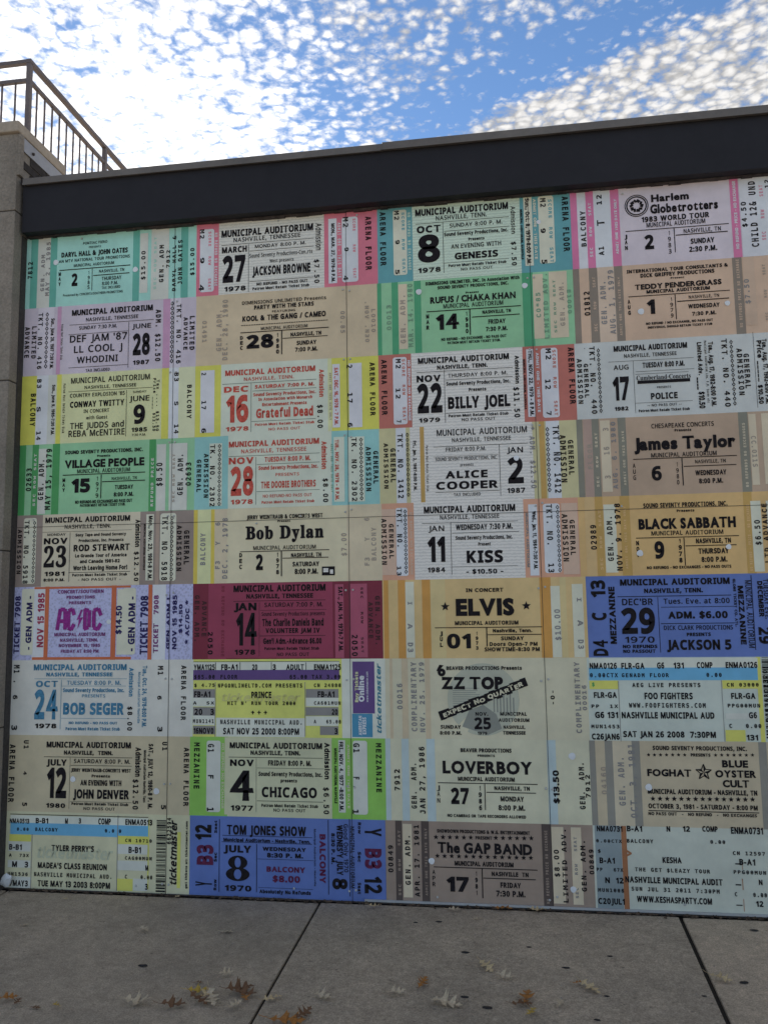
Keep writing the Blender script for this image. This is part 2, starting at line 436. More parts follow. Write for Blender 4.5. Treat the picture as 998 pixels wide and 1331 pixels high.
# ---------------------------------------------------------------- concrete pilaster at the left with its cap
pil = empty('concrete_pilaster', (-3.8, -0.15, 0), 'tall grey concrete pilaster at the left end of the mural with a thick stone cap', 'pillar')
def pp(o):
    o.parent = pil
    o.matrix_parent_inverse = Matrix.Translation(Vector((3.8, 0.15, 0)))
    return o
for (z0, z1) in ((0.0, 1.05), (1.058, 2.23), (2.238, 3.410), (3.418, 4.645), (4.653, 5.228)):
    pp(box('stone_block', -6.4, -3.330, -0.150, 1.2, z0, z1, CONCRETE, bevel=0.006))
pp(box('mortar_core', -6.39, -3.338, -0.142, 1.19, 0.0, 5.227, DARKGAP))
pp(box('corner_strip', -3.332, -3.306, -0.148, -0.104, 4.915, 5.226, CONCRETE, bevel=0.004))
pp(box('shaded_gap_strip', -3.332, -3.3355 + 0.012, -0.06, 0.016, 0.0, 4.50, DARKGAP))  # dark strip for the gap and for shade on the pilaster's side face
# cap slab
pp(box('cap_stone', -6.5, -3.310, -0.178, 0.45, 5.229, 5.312, SLABSTONE, bevel=0.012))
bk = box('brick_return', -4.4, -3.36, 0.02 + 1.19, 1.9, 4.0, 5.22, DARKGAP); pp(bk)
beam = pp(box('steel_beam', -3.329, -3.318, -0.100, 0.62, 5.125, 5.2275, STEEL, bevel=0.002))
for by in (0.02, 0.44):
    r = bmesh.new(); bmesh.ops.create_cone(r, cap_ends=True, segments=8, radius1=0.012, radius2=0.010, depth=0.012)
    r.transform(Matrix.Translation((-3.312, by, 5.165)) @ Matrix.Rotation(math.pi / 2, 4, 'Y'))
    o = bm_obj('bolt', r, DARKSTEEL); o.parent = beam
random.seed(5)
BRICK = grain_mat('dark_brick', (0.060, 0.052, 0.048), 0.9, 0.25, 30, 0.1)
brick_me = None
for row in range(4):
    for k in range(4):
        y0 = -0.095 + k * 0.205 + (0.1 if row % 2 else 0)
        if brick_me is None:
            b0 = box('brick', 0, 0.006, 0, 0.195, 0, 0.058, BRICK, bevel=0.002); brick_me = b0.data
        else:
            b0 = bpy.data.objects.new('brick', brick_me); COL.objects.link(b0)
        b0.location = (-3.3295, y0, 4.870 + row * 0.065)
        pp(b0)

# ---------------------------------------------------------------- terrace railing behind the pilaster
rail = empty('terrace_railing', (-3.88, 0.8, 5.45), 'painted metal terrace railing with thin upright bars turning a corner above the pilaster', 'railing')
def rp(o):
    o.parent = rail
    o.matrix_parent_inverse = Matrix.Translation(Vector((3.88, -0.8, -5.45)))
    return o
RX, RY = -3.88, 0.80
for (x, y) in ((RX, RY), (RX, 2.12), (RX, 3.44), (-5.2, RY), (-6.5, RY)):
    rp(bar('post', (x, y, 5.45), (x, y, 6.497), 0.040, 0.040, RAIL))
rp(bar('handrail', (RX, RY - 0.022, 6.515), (RX, 3.5, 6.515), 0.045, 0.035, RAIL))
rp(bar('handrail', (RX - 0.0235, RY, 6.515), (-6.5, RY, 6.515), 0.040, 0.034, RAIL))
rp(bar('middle_rail', (RX, RY + 0.021, 6.345), (RX, 2.10, 6.345), 0.030, 0.034, RAIL))
rp(bar('middle_rail', (RX, 2.14, 6.345), (RX, 3.42, 6.345), 0.030, 0.034, RAIL))
rp(bar('middle_rail', (RX - 0.021, RY, 6.345), (-6.5, RY, 6.345), 0.030, 0.033, RAIL))
for k in range(1, 22):
    y = RY + k * 0.120
    if abs(y - 2.12) > 0.02:
        rp(bar('baluster', (RX, y, 5.50), (RX, y, 6.330), 0.014, 0.014, RAIL))
for k in range(1, 18):
    x = RX - k * 0.125
    rp(bar('baluster', (x, RY, 5.50), (x, RY, 6.330), 0.014, 0.014, RAIL))
rp(bar('bottom_rail', (RX, RY + 0.021, 5.488), (RX, 3.42, 5.488), 0.03, 0.024, RAIL))
rp(bar('bottom_rail', (RX - 0.021, RY, 5.488), (-6.5, RY, 5.488), 0.03, 0.024, RAIL))
terr = empty('terrace_building', (-6, 3, 0), 'raised concrete terrace behind the pilaster that carries the metal railing', 'building')
t1 = box('terrace_body', -9.5, -3.78, 1.21, 9.0, 0.0, 5.30, CONCRETE); t1.parent = terr; t1.matrix_parent_inverse = Matrix.Translation(Vector((6, -3, 0)))
t2 = box('terrace_slab', -9.6, -3.80, 0.72, 9.1, 5.3135, 5.45, SLABSTONE, bevel=0.01); t2.parent = terr; t2.matrix_parent_inverse = Matrix.Translation(Vector((6, -3, 0)))

# ---------------------------------------------------------------- lettering
FDIR = bpy.utils.system_resource('DATAFILES', path='fonts') or ''
def load_font(fn):
    try:
        return bpy.data.fonts.load(os.path.join(FDIR, fn))
    except Exception:
        return None
F_SANS, F_MONO = load_font('NotoSansMath-Regular.woff2'), load_font('DejaVuSansMono.woff2')
# style: font, outline offset, shear, resolution
STY = {'s': (F_SANS, 0.016, 0, 2), 'b': (F_SANS, 0.043, 0, 2), 'c': (F_SANS, 0.038, 0, 2), 'w': (F_SANS, 0.040, 0, 2),
       'f': (F_SANS, 0.038, 0, 4), 'x': (F_SANS, 0.050, 0, 2), 'm': (F_MONO, 0.032, 0, 2), 'bi': (F_SANS, 0.030, 0.22, 2),
       'y': (F_SANS, 0.022, 0, 3), 'q': (F_SANS, 0.012, 0, 4), 'z': (None, 0.070, 0, 3), 'v': (F_SANS, 0.0, 0, 2), 'g': (None, 0.062, 0, 3), 'h': (None, 0.008, 0, 3), 'k': (None, 0.050, 0, 3)}
def grow(vs, fs, d):
    """thickens a glyph: every outline point moves outward along its mitre"""
    if not d: return vs
    cnt = {}
    for f in fs:
        ar = sum(vs[f[i]][0] * vs[f[(i + 1) % len(f)]][1] - vs[f[(i + 1) % len(f)]][0] * vs[f[i]][1] for i in range(len(f)))
        g = f if ar > 0 else f[::-1]
        for i in range(len(g)):
            cnt[(g[i], g[(i + 1) % len(g)])] = 1
    nrm = {}
    for (i, j) in cnt:
        if (j, i) in cnt: continue
        dx, dy = vs[j][0] - vs[i][0], vs[j][1] - vs[i][1]
        L = math.hypot(dx, dy)
        if L < 1e-6: continue
        n = (dy / L, -dx / L)
        nrm.setdefault(i, []).append(n); nrm.setdefault(j, []).append(n)
    out = []
    for k, v in enumerate(vs):
        ns = nrm.get(k)
        if not ns: out.append(v); continue
        nx, ny = sum(n[0] for n in ns) / len(ns), sum(n[1] for n in ns) / len(ns)
        L = math.hypot(nx, ny)
        if L < 1e-3: out.append(v); continue
        m = min(1.0 / L, 1.5)
        out.append((v[0] + nx / L * d * m, v[1] + ny / L * d * m))
    return out
DATA = json.loads(r'''[
{"x":-3.333,"z":3.976,"w":1.293,"h":0.521,"c":"turq","l":"turquoise ticket with a small 2 for May, at the top left corner","e":[["R",1,44,0,98,521,"","teal","stripe"],["R",1,98,0,195,521,"","stubgrey","stub_panel"],["R",1,195,0,246,521,"","teal","stripe"],["R",1,824,0,872,521,"","teal","stripe"],["R",2,876,56,936,494,"","stubgrey","stub_panel"],["R",1,960,0,1092,521,"","stubgrey","stub_panel"],["R",1,1181,0,1232,521,"","teal","stripe"],["U","7812",24,223,60,349,"m","ink",""],["U","GEN. ADM",125,123,154,394,"m","grey",""],["U","MAY 2, 1985",163,87,194,489,"m","grey",""],["T","PONTIAC FIERO",444,447,628,466,"s","ink",""],["T","PRESENTS",490,418,581,431,"s","ink",""],["T","DARYL HALL & JOHN OATES",280,363,784,400,"b","ink","performer_name"],["T","AN MTV NATIONAL TOUR PROMOTIONS",262,324,800,346,"s","ink",""],["T","MUNICIPAL AUDITORIUM",378,285,683,306,"s","ink",""],["R",3,268,265,806,271,"","ink","rule"],["T","2",363,144,408,237,"b","ink","date_number"],["C","MAY",263,143,280,255,"b","ink","lettering"],["C","1985",486,105,501,248,"s","ink","lettering"],["R",3,517,102,521,264,"","ink","rule"],["T","NASHVILLE, TN",571,228,760,250,"s","ink",""],["R",3,528,208,800,214,"","ink","rule"],["T","THURSDAY",592,170,740,196,"s","ink",""],["T","8:00 P.M.",596,134,714,159,"s","ink",""],["T","TAX INCLUDED",594,106,733,125,"s","ink",""],["T","Presented by CONCERTS/SOUTHERN PROMOTIONS",302,71,753,88,"s","ink",""],["U","$15.00",887,152,918,362,"m","ink",""],["U","GEN. ADM",1021,123,1054,395,"m","ink",""],["U","7812",1073,226,1099,354,"m","ink",""],["U","DARYL HALL &",1118,53,1144,454,"m","ink",""],["U","JOHN OATES",1159,98,1191,421,"m","ink",""],["U","$15.00",1249,157,1278,355,"m","ink",""],["U","SEC ROW SEAT",981,75,999,458,"m","faint",""],["P","",219,311,259,350,"","holewhite","punch_hole"],["P","",825,212,864,250,"","holewhite","punch_hole"]]},
{"x":-2.04,"z":3.976,"w":1.278,"h":0.521,"c":"pink","l":"pink and white ticket dated March 27 1978, in the top row","e":[["R",1,163,0,911,521,"","greypaper","stub_panel"],["O",2,26,28,129,484,"","stubwhite","stub_panel"],["R",2,941,24,999,484,"","stubwhite","stub_panel"],["O",2,1034,25,1145,486,"","stubwhite","stub_panel"],["D","M2",24,417,57,484,"m","ink",""],["D","9",29,237,59,278,"m","ink",""],["D","4",20,39,58,82,"m","ink",""],["D","SCORE   ROW    SEAT",88,41,108,464,"m","pink",""],["D","NO REFUND NO EXCHANGE",134,66,155,452,"m","stubwhite",""],["T","MUNICIPAL AUDITORIUM",182,412,835,463,"b","ink","venue_name"],["T","NASHVILLE, TENNESSEE",270,372,745,403,"s","ink",""],["R",3,183,354,839,357,"","ink","rule"],["R",3,376,6,379,349,"","ink","rule"],["T","MARCH",186,297,365,341,"b","ink","month_name"],["T","27",190,83,355,277,"b","ink","date_number"],["T","1978",203,20,358,54,"w","ink","year_number"],["T","MONDAY 8:00 P. M.",423,316,784,341,"s","ink",""],["R",3,384,297,839,300,"","ink","rule"],["T","Sound Seventy Productions-Con..rts",384,250,829,278,"s","ink",""],["T","West presents",528,205,698,228,"s","ink",""],["T","JACKSON BROWNE",406,118,814,183,"b","ink","performer_name"],["R",3,385,78,838,81,"","ink","rule"],["T","NO REFUND - NO PASS OUT",435,47,796,67,"b","ink",""],["T","Patron Must Retain Ticket Stub",407,16,805,36,"b","ink",""],["D","Admission",853,267,895,459,"s","ink",""],["D","$7.50",842,35,876,202,"m","ink",""],["D","MON., MAR. 27, 1978-8 P.M.",961,31,985,449,"b","ink",""],["D","ADMIT ONE - THIS DATE",1006,59,1028,450,"m","stubwhite",""],["D","M2",1043,414,1079,486,"m","ink",""],["D","9",1052,242,1080,270,"m","ink",""],["D","4",1042,39,1075,70,"m","ink",""],["D","SCORE     ROW      SEAT",1110,51,1130,470,"m","pink",""],["D","ARENA FLOOR",1197,100,1237,476,"m","ink",""]]},
{"x":-0.762,"z":3.976,"w":1.278,"h":0.521,"c":"aqua","l":"blue green ticket dated October 8 with a fat black 8, top row","e":[["R",1,238,0,952,521,"","mintpaper","stub_panel"],["O",2,108,47,200,505,"","stubcream","stub_panel"],["R",2,977,46,1031,518,"","stubcream","stub_panel"],["O",2,1071,53,1171,515,"","stubcream","stub_panel"],["D","ARENA FLOOR",19,123,58,498,"m","ink",""],["D","M2",117,435,150,500,"m","ink",""],["D","9",122,264,151,293,"m","ink",""],["D","5",119,54,147,86,"m","ink",""],["D","SCORE  ROW  SEAT",167,61,187,485,"m","aqua",""],["D","NO REFUND NO EXCHANGE",207,77,227,481,"m","mintpaper",""],["T","MUNICIPAL AUDITORIUM",260,448,877,496,"b","ink","venue_name"],["T","NASHVILLE, TENN.",398,408,735,439,"s","ink",""],["R",3,261,392,880,395,"","ink","rule"],["R",3,442,40,445,395,"","ink","rule"],["T","OCT",268,328,430,377,"w","ink","month_name"],["T","8",273,121,421,313,"f","ink","date_number"],["T","1978",270,51,423,84,"w","ink","year_number"],["T","SUNDAY 8:00 P. M.",489,350,836,378,"s","ink",""],["R",3,452,327,882,330,"","ink","rule"],["T","Sound Seventy Productions, Inc.",451,292,872,318,"b","ink",""],["T","Presents",611,250,716,270,"b","ink",""],["T","AN EVENING WITH",495,202,824,233,"s","ink",""],["T","GENESIS",517,125,802,172,"b","ink","performer_name"],["R",3,446,106,871,108,"","ink","rule"],["T","Patron Must Retain Ticket Stub",475,77,854,96,"b","ink",""],["T","NO PASS OUT",556,47,765,64,"s","ink",""],["D","Admission",893,273,923,464,"s","ink",""],["D","$7.50",890,55,921,219,"m","ink",""],["D","MUNICIPAL AUDITORIUM, NASHVILLE",952,93,968,437,"b","ink",""],["D","Sun., Oct. 8, 1978-8:00 P.M.",988,55,1015,509,"b","ink",""],["D","ADMIT ONE - THIS DATE",1039,87,1058,501,"b","stubcream",""],["D","M2",1086,440,1121,500,"m","ink",""],["D","9",1083,261,1114,293,"m","ink",""],["D","5",1082,51,1117,80,"m","ink",""],["D","SCORE  ROW  SEAT",1137,58,1159,489,"m","aqua",""],["D","ARENA FLOOR",1225,126,1265,499,"m","ink",""],["P","",1057,323,1087,355,"","holewhite","punch_hole"]]},
{"x":0.516,"z":3.976,"w":1.384,"h":0.521,"c":"lilac","l":"pale lilac ticket with pink stripes and a round ball emblem, at the top right corner","e":[["R",1,0,0,42,521,"","hotpink","stripe"],["R",1,42,0,98,521,"","stublilac","stub_panel"],["R",1,98,0,147,521,"","hotpink","stripe"],["R",1,147,0,254,521,"","stubwhite","stub_panel"],["R",1,254,0,308,521,"","hotpink","stripe"],["R",1,993,0,1045,521,"","hotpink","stripe"],["R",1,1050,0,1152,521,"","stublilac","stub_panel"],["R",1,1152,0,1319,521,"","stubwhite","stub_panel"],["U","BALCONY",60,148,93,388,"m","ink",""],["U","SEC   ROW   SEAT",113,73,131,441,"m","stubwhite",""],["U","A1",168,82,201,139,"m","ink",""],["U","T",165,283,212,316,"m","ink",""],["U","12",168,423,201,491,"m","ink",""],["U","ADMIT ONE THIS DATE ONLY",276,80,293,453,"b","stublilac",""],["GB","",349,321,486,470,"","ink","emblem"],["T","Harlem",510,411,743,461,"k","ink","performer_name"],["T","Globetrotters",501,333,917,395,"k","ink","performer_name"],["T","1983 WORLD TOUR",444,280,860,316,"w","ink",""],["T","MUNICIPAL AUDITORIUM",473,243,834,274,"s","ink",""],["R",3,341,225,975,230,"","ink","rule"],["C","JAN",333,93,350,206,"b","ink","lettering"],["T","2",455,96,513,193,"b","ink","date_number"],["C","1983",601,47,618,210,"s","ink","lettering"],["R",3,639,64,644,229,"","ink","rule"],["T","NASHVILLE, TN",699,186,925,214,"s","ink",""],["R",3,649,174,966,180,"","ink","rule"],["T","SUNDAY",738,111,882,146,"c","ink",""],["T","2:30 P.M.",726,58,896,93,"c","ink",""],["U","NO REFUND - PRICE - NO EXCHANGE",1010,55,1029,507,"b","stublilac",""],["U","$4.50",1054,196,1085,362,"m","ink",""],["U","CHILD 12& UND",1105,60,1147,495,"m","ink",""],["U","SEC    ROW    SEAT",1169,101,1191,465,"m","pinkink",""],["U","12",1205,443,1232,496,"m","ink",""],["U","GEN. ADM",1242,88,1271,445,"m","ink",""]]},
{"x":-3.32,"z":3.479,"w":1.283,"h":0.497,"c":"lavender","l":"pale lavender ticket dated June 28 1987, second row at the left edge","e":[["R",1,103,0,226,497,"","stublav","stub_panel"],["R",1,251,0,280,497,"","lavpink","stripe"],["R",1,1043,0,1095,497,"","lavpink","stripe"],["R",1,1095,0,1175,497,"","stublav","stub_panel"],["D","ADVANCE",6,135,42,360,"m","ink",""],["D","LIMITED",60,127,94,364,"m","ink",""],["D","TKT. NO. 416",106,47,140,457,"m","ink",""],["H",12,159,48,186,461,"","ink","lettering"],["D","Sun., June 28, 1987 7:30 P.M.",204,46,230,413,"b","ink",""],["D","Patron Must Retain Ticket Stub",282,107,298,364,"m","ink",""],["T","MUNICIPAL AUDITORIUM",361,421,966,463,"b","ink","venue_name"],["T","NASHVILLE, TENNESSEE",469,373,859,399,"s","ink",""],["R",3,345,353,975,356,"","ink","rule"],["T","SUNDAY 7:30 P.M.",419,315,702,341,"s","ink",""],["R",3,340,283,787,286,"","ink","rule"],["R",3,789,19,792,349,"","ink","rule"],["T","DEF JAM '87",351,225,779,277,"s","ink","performer_name"],["T","LL COOL J",384,148,745,199,"s","ink","performer_name"],["T","WHODINI",408,71,714,119,"s","ink","performer_name"],["R",3,347,41,789,44,"","ink","rule"],["T","TAX INCLUDED",476,6,656,27,"s","ink",""],["T","JUNE",816,297,955,331,"s","ink","month_name"],["T","28",822,104,949,260,"b","ink","date_number"],["T","1987",826,37,945,68,"w","ink","year_number"],["D","ADM. $12.50",989,53,1027,422,"m","ink",""],["H",13,1095,30,1124,476,"","ink","lettering"],["D","TKT. NO. 416",1142,27,1175,451,"m","ink",""],["D","ADVANCE",1194,121,1223,353,"m","ink",""],["D","LIMITED",1238,118,1273,360,"m","ink",""]]},
{"x":-2.037,"z":3.479,"w":1.268,"h":0.497,"c":"buff","l":"buff ticket with a wide block 28 for December 1980, in the second row","e":[["D","01491",46,165,78,318,"m","faint2",""],["U","GEN. ADM.",147,98,185,390,"m","faint2",""],["U","DEC. 28, 1980",191,31,228,459,"m","faint2",""],["T","DIMENSIONS UNLIMITED Presents",330,414,919,438,"s","ink",""],["T","PARTY WITH THE STARS",416,374,834,404,"b","ink",""],["T","FEATURING",543,345,704,360,"s","ink",""],["T","KOOL & THE GANG / CAMEO",333,294,916,332,"b","ink","performer_name"],["T","....................................................",323,264,930,285,"b","ink",""],["T","MUNICIPAL AUDITORIUM",464,226,790,248,"s","ink",""],["R",3,319,213,936,219,"","ink","rule"],["C","DEC",317,87,337,193,"b","ink","lettering"],["T","28",360,100,552,196,"x","ink","date_number"],["C","1980",571,44,591,199,"b","ink","lettering"],["R",3,606,48,613,214,"","ink","rule"],["T","NASHVILLE, TN",672,168,884,195,"b","ink",""],["R",3,616,156,928,161,"","ink","rule"],["T","SUNDAY",714,105,850,135,"c","ink",""],["T","7:00 P.M.",703,59,858,89,"c","ink",""],["D","00.85",1017,169,1047,322,"m","faint2",""],["D",".NOV .N30",1184,96,1211,380,"m","faint2",""],["D","L0010",1227,162,1254,322,"m","faint2",""]]},
{"x":-0.769,"z":3.479,"w":1.284,"h":0.497,"c":"green","l":"bright green ticket with a heavy 14 for March 1980, second row","e":[["R",1,0,0,28,497,"","green2","stripe"],["R",1,98,0,140,497,"","green2","stripe"],["R",1,249,0,294,497,"","green2","stripe"],["R",1,958,0,1028,497,"","green2","stripe"],["R",2,143,33,202,480,"","stubtan","stub_panel"],["R",2,1025,48,1092,482,"","stubtan","stub_panel"],["R",2,1129,47,1244,491,"","stubtan","stub_panel"],["U","00013",62,169,93,342,"m","faint3",""],["U","GEN. ADM.",154,71,188,407,"m","faint2",""],["U","MAR. 14. 1980",205,46,238,478,"m","faint3",""],["T","DIMENSIONS UNLIMITED, INC. In Association With",327,458,941,481,"b","ink",""],["T","SOUND SEVENTY PRODUCTIONS, INC.",406,426,870,448,"b","ink",""],["T","Present",590,384,676,397,"b","ink",""],["T","RUFUS / CHAKA KHAN",355,330,913,375,"k","ink","performer_name"],["T","MUNICIPAL AUDITORIUM",441,292,832,322,"s","ink",""],["R",3,330,274,946,280,"","ink","rule"],["C","MAR",326,145,345,259,"b","ink","lettering"],["T","14",389,148,543,253,"x","ink","date_number"],["C","1980",584,104,601,262,"b","ink","lettering"],["R",3,610,102,617,274,"","ink","rule"],["T","NASHVILLE, TN",695,238,880,261,"b","ink",""],["R",3,627,218,936,224,"","ink","rule"],["T","FRIDAY",732,167,842,198,"c","ink",""],["T","7:30 P.M.",715,118,855,148,"c","ink",""],["T","NO REFUND - NO EXCHANGE - NO PASS OUT",422,72,846,91,"b","ink",""],["T","PATRON MUST RETAIN TICKET STUB.",463,47,807,64,"b","ink",""],["U","CO*85",1042,189,1071,357,"m","faint3",""],["U","LIMITED ADV.",1089,44,1119,487,"m","faint3",""],["U","SEC ROW SEAT",1153,81,1169,433,"m","faint3",""],["U","GEN. ADM.",1192,123,1222,419,"m","faint2",""],["D","E1000",1241,203,1267,363,"m","faint3",""],["P","",261,398,300,438,"","holewhite","punch_hole"],["P","",956,390,993,430,"","holewhite","punch_hole"]]},
{"x":0.514,"z":3.479,"w":1.396,"h":0.497,"c":"peach","l":"peach tan ticket with grey stripes and a figure 1 for August 1979","e":[["R",1,0,0,40,497,"","warmgrey","stripe"],["R",1,101,0,154,497,"","warmgrey","stripe"],["R",1,154,0,259,497,"","stubpeach","stub_panel"],["R",1,259,0,311,497,"","warmgrey","stripe"],["R",1,982,0,1039,497,"","warmgrey","stripe"],["R",2,1043,52,1111,494,"","peach2","stub_panel"],["U","01812",64,181,99,341,"m","ink",""],["U","SEC     ROW     SEAT",121,73,139,433,"m","peach2",""],["U","GEN. ADM.",167,117,202,403,"m","grey",""],["U","AUG. 1, 1979",219,51,254,473,"m","grey",""],["U","ADMIT ONE THIS DATE ONLY",278,37,293,421,"m","peach2",""],["T","INTERNATIONAL TOUR CONSULTANTS &",338,442,956,465,"b","ink",""],["T","DICK GRIFFEY PRODUCTIONS",421,408,872,434,"b","ink",""],["T","Present",605,387,688,398,"b","ink",""],["T","TEDDY PENDERGRASS",383,329,911,364,"k","ink","performer_name"],["T","MUNICIPAL AUDITORIUM",453,300,839,323,"b","ink",""],["R",3,340,284,957,289,"","ink","rule"],["C","AUG",334,158,350,268,"b","ink","lettering"],["T","1",450,164,500,260,"x","ink","date_number"],["C","1979",594,124,610,265,"s","ink","lettering"],["R",3,624,119,629,282,"","ink","rule"],["T","NASHVILLE, TN",708,249,891,270,"s","ink",""],["R",3,637,233,950,239,"","ink","rule"],["T","WEDNESDAY",702,184,891,212,"c","ink",""],["T","7:30 P.M.",723,136,868,161,"c","ink",""],["T","NO REFUND / NO EXCHANGE, NO PASS OUT",440,94,846,110,"b","ink",""],["T","INDIVIDUAL SHOULD RETAIN TICKET STUB",449,69,840,84,"b","ink",""],["U","NO REFUNDS PRICE NO EXCHANGE",1003,42,1021,484,"m","peach2",""],["U","$7.50",1043,192,1074,350,"m","grey",""],["U","SEC     ROW     SEAT",1158,77,1175,439,"m","faint2",""],["P","",393,163,433,206,"","holewhite","punch_hole"],["P","",921,185,954,221,"","holewhite","punch_hole"]]},
{"x":-3.326,"z":2.982,"w":1.286,"h":0.497,"c":"paleyellow","l":"pale yellow ticket with a figure 9 for June 1985, third row at the left edge","e":[["R",1,0,0,115,497,"","yellow","stripe"],["R",1,115,0,203,497,"","stubwhite","stub_panel"],["R",1,203,0,264,497,"","stubgrey","stub_panel"],["R",1,270,0,303,497,"","yellow","stripe"],["R",1,1047,0,1096,497,"","yellow","stripe"],["R",1,1099,0,1169,497,"","stubwhite","stub_panel"],["R",1,1169,0,1288,497,"","paleyellow2","stub_panel"],["R",1,1281,2,1288,490,"","yellow","stripe"],["D","BALCONY",73,136,112,368,"m","ink",""],["D","B3",117,406,151,470,"m","ink",""],["D","S",121,235,151,271,"m","ink",""],["D","14",124,33,158,94,"m","ink",""],["D","Sun., June 9, 1985-7:30 P.M.",234,64,258,424,"b","ink",""],["D","Patron Must Retain Ticket Stub",318,75,335,427,"m","ink",""],["T","MUNICIPAL AUDITORIUM",375,424,959,464,"s","ink","venue_name"],["T","NASHVILLE, TENNESSEE",478,380,860,403,"s","ink",""],["R",3,358,365,982,368,"","ink","rule"],["R",3,789,29,792,358,"","ink","rule"],["T","COUNTRY EXPLOSION '85",370,324,777,351,"s","ink",""],["T","CONWAY TWITTY",372,251,774,294,"c","ink","performer_name"],["T","IN CONCERT",475,209,666,234,"s","ink",""],["T","with Guest",495,162,652,187,"s","ink",""],["T","THE JUDDS and",376,99,775,142,"s","ink","performer_name"],["T","REBA McENTIRE",367,43,782,88,"s","ink","performer_name"],["T","SUNDAY",838,333,935,348,"s","ink",""],["T","JUNE",812,274,959,312,"s","ink","month_name"],["T","9",844,114,929,248,"f","ink","date_number"],["T","1985",831,58,945,88,"w","ink","year_number"],["T","7:30 P.M.",835,29,937,45,"s","ink",""],["D","Price ____ $12.50",985,58,1005,430,"m","ink",""],["D","Tax .... $13.50",1009,57,1030,417,"m","ink",""],["D","B3",1137,399,1169,460,"m","ink",""],["D","S",1140,229,1169,257,"m","ink",""],["D","14",1140,33,1173,97,"m","ink",""],["D","BALCONY",1231,135,1264,369,"m","ink",""]]},
{"x":-2.04,"z":2.982,"w":1.272,"h":0.497,"c":"yellow","l":"bright yellow ticket with red lettering and a red 16 for December","e":[["R",1,186,0,929,497,"","mintwhite","stub_panel"],["R",1,929,0,956,497,"","paleyellow","stub_panel"],["R",2,40,28,140,463,"","stublilac","stub_panel"],["R",2,960,23,1011,455,"","stublilac","stub_panel"],["R",2,1072,18,1160,454,"","stublilac","stub_panel"],["D","2",47,430,78,448,"m","ink",""],["D","17",49,191,81,251,"m","ink",""],["D","6",51,27,82,60,"m","ink",""],["T","MUNICIPAL AUDITORIUM",216,415,844,454,"b","red","venue_name"],["T","NASHVILLE, TENN.",349,374,696,398,"s","red",""],["R",3,196,357,852,360,"","darkgreen","rule"],["R",3,398,19,401,358,"","darkgreen","rule"],["T","DEC",208,299,381,340,"w","red","month_name"],["T","16",223,89,381,277,"b","red","date_number"],["T","1978",221,30,382,60,"w","red","year_number"],["T","SATURDAY 7:00 P. M.",426,316,838,341,"b","red",""],["R",3,409,299,851,302,"","darkgreen","rule"],["T","Sound Seventy Productions, Inc.",415,263,847,286,"b","red",""],["T","In Association with Monarch",451,230,823,251,"b","red",""],["T","Entertainment Presents",477,192,785,214,"b","red",""],["T","Grateful Dead",435,111,828,176,"b","red","performer_name"],["R",3,403,89,846,92,"","darkgreen","rule"],["T","Patron Must Retain Ticket Stub",427,59,836,76,"b","red",""],["T","NO PASS OUT",522,23,740,41,"s","red",""],["D","Admission",871,236,904,425,"b","red",""],["D","$8.00",858,25,894,182,"m","ink",""],["D","SAT., DEC. 16, 1978 - 7 P.M.",974,40,999,430,"b","red",""],["D","ADMIT ONE THIS DATE ONLY",939,76,954,397,"m","faint2",""],["D","2",1058,422,1096,445,"m","ink",""],["D","17",1061,185,1096,253,"m","ink",""],["D","6",1062,22,1094,49,"m","ink",""],["D","ARENA FLOOR",1214,92,1248,450,"m","ink",""]]},
{"x":-0.768,"z":2.982,"w":1.272,"h":0.497,"c":"salmon","l":"salmon red ticket with white centre dated November 22 1979, third row","e":[["R",1,219,0,943,497,"","greywhite","stub_panel"],["O",2,97,23,189,476,"","stublilac","stub_panel"],["R",2,967,32,1012,479,"","stublilac","stub_panel"],["O",2,1059,22,1164,479,"","stublilac","stub_panel"],["D","ARENA FLOOR",20,92,56,463,"m","ink",""],["D","M2",117,400,150,464,"m","ink",""],["D","12",114,196,144,266,"m","ink",""],["D","7",116,35,146,53,"m","ink",""],["D","SCORE  ROW   SEAT",158,47,178,461,"m","salmon",""],["D","NO REFUND NO EXCHANGE",196,46,213,452,"b","stublilac",""],["T","MUNICIPAL AUDITORIUM",264,421,856,461,"b","ink","venue_name"],["T","NASHVILLE, TENN.",389,377,718,405,"b","ink",""],["R",3,254,363,878,366,"","ink","rule"],["R",3,434,20,437,372,"","ink","rule"],["T","NOV",253,298,412,343,"w","ink","month_name"],["T","22",254,89,418,287,"b","ink","date_number"],["T","1979",262,28,401,57,"w","ink","year_number"],["T","THURSDAY 8:00 P. M.",459,320,843,345,"s","ink",""],["R",3,442,303,876,306,"","ink","rule"],["T","Sound Seventy Productions, Inc.",447,265,859,290,"b","ink",""],["T","Presents",592,221,704,243,"b","ink",""],["T","BILLY JOEL",455,109,855,189,"b","ink","performer_name"],["R",3,440,81,862,84,"","ink","rule"],["T","Patron Must Retain Ticket Stub",457,54,841,73,"b","ink",""],["T","NO PASS OUT",541,25,758,44,"s","ink",""],["D","Admission",893,255,920,442,"b","ink",""],["D","$11.50",879,33,915,232,"m","ink",""],["D","THU., NOV. 22, 1979 - 8 P.M.",979,39,1004,470,"b","ink",""],["D","ADMIT ONE - THIS DATE",1028,60,1046,453,"b","stublilac",""],["D","MUNICIPAL AUDITORIUM, NASHVILLE",944,85,959,414,"b","ink",""],["D","M2",1090,403,1124,475,"m","ink",""],["D","12",1080,207,1114,272,"m","ink",""],["D","7",1081,37,1112,64,"m","ink",""],["D","SCORE  ROW   SEAT",1132,35,1153,465,"m","salmon",""],["D","ARENA FLOOR",1231,104,1267,473,"m","ink",""]]},
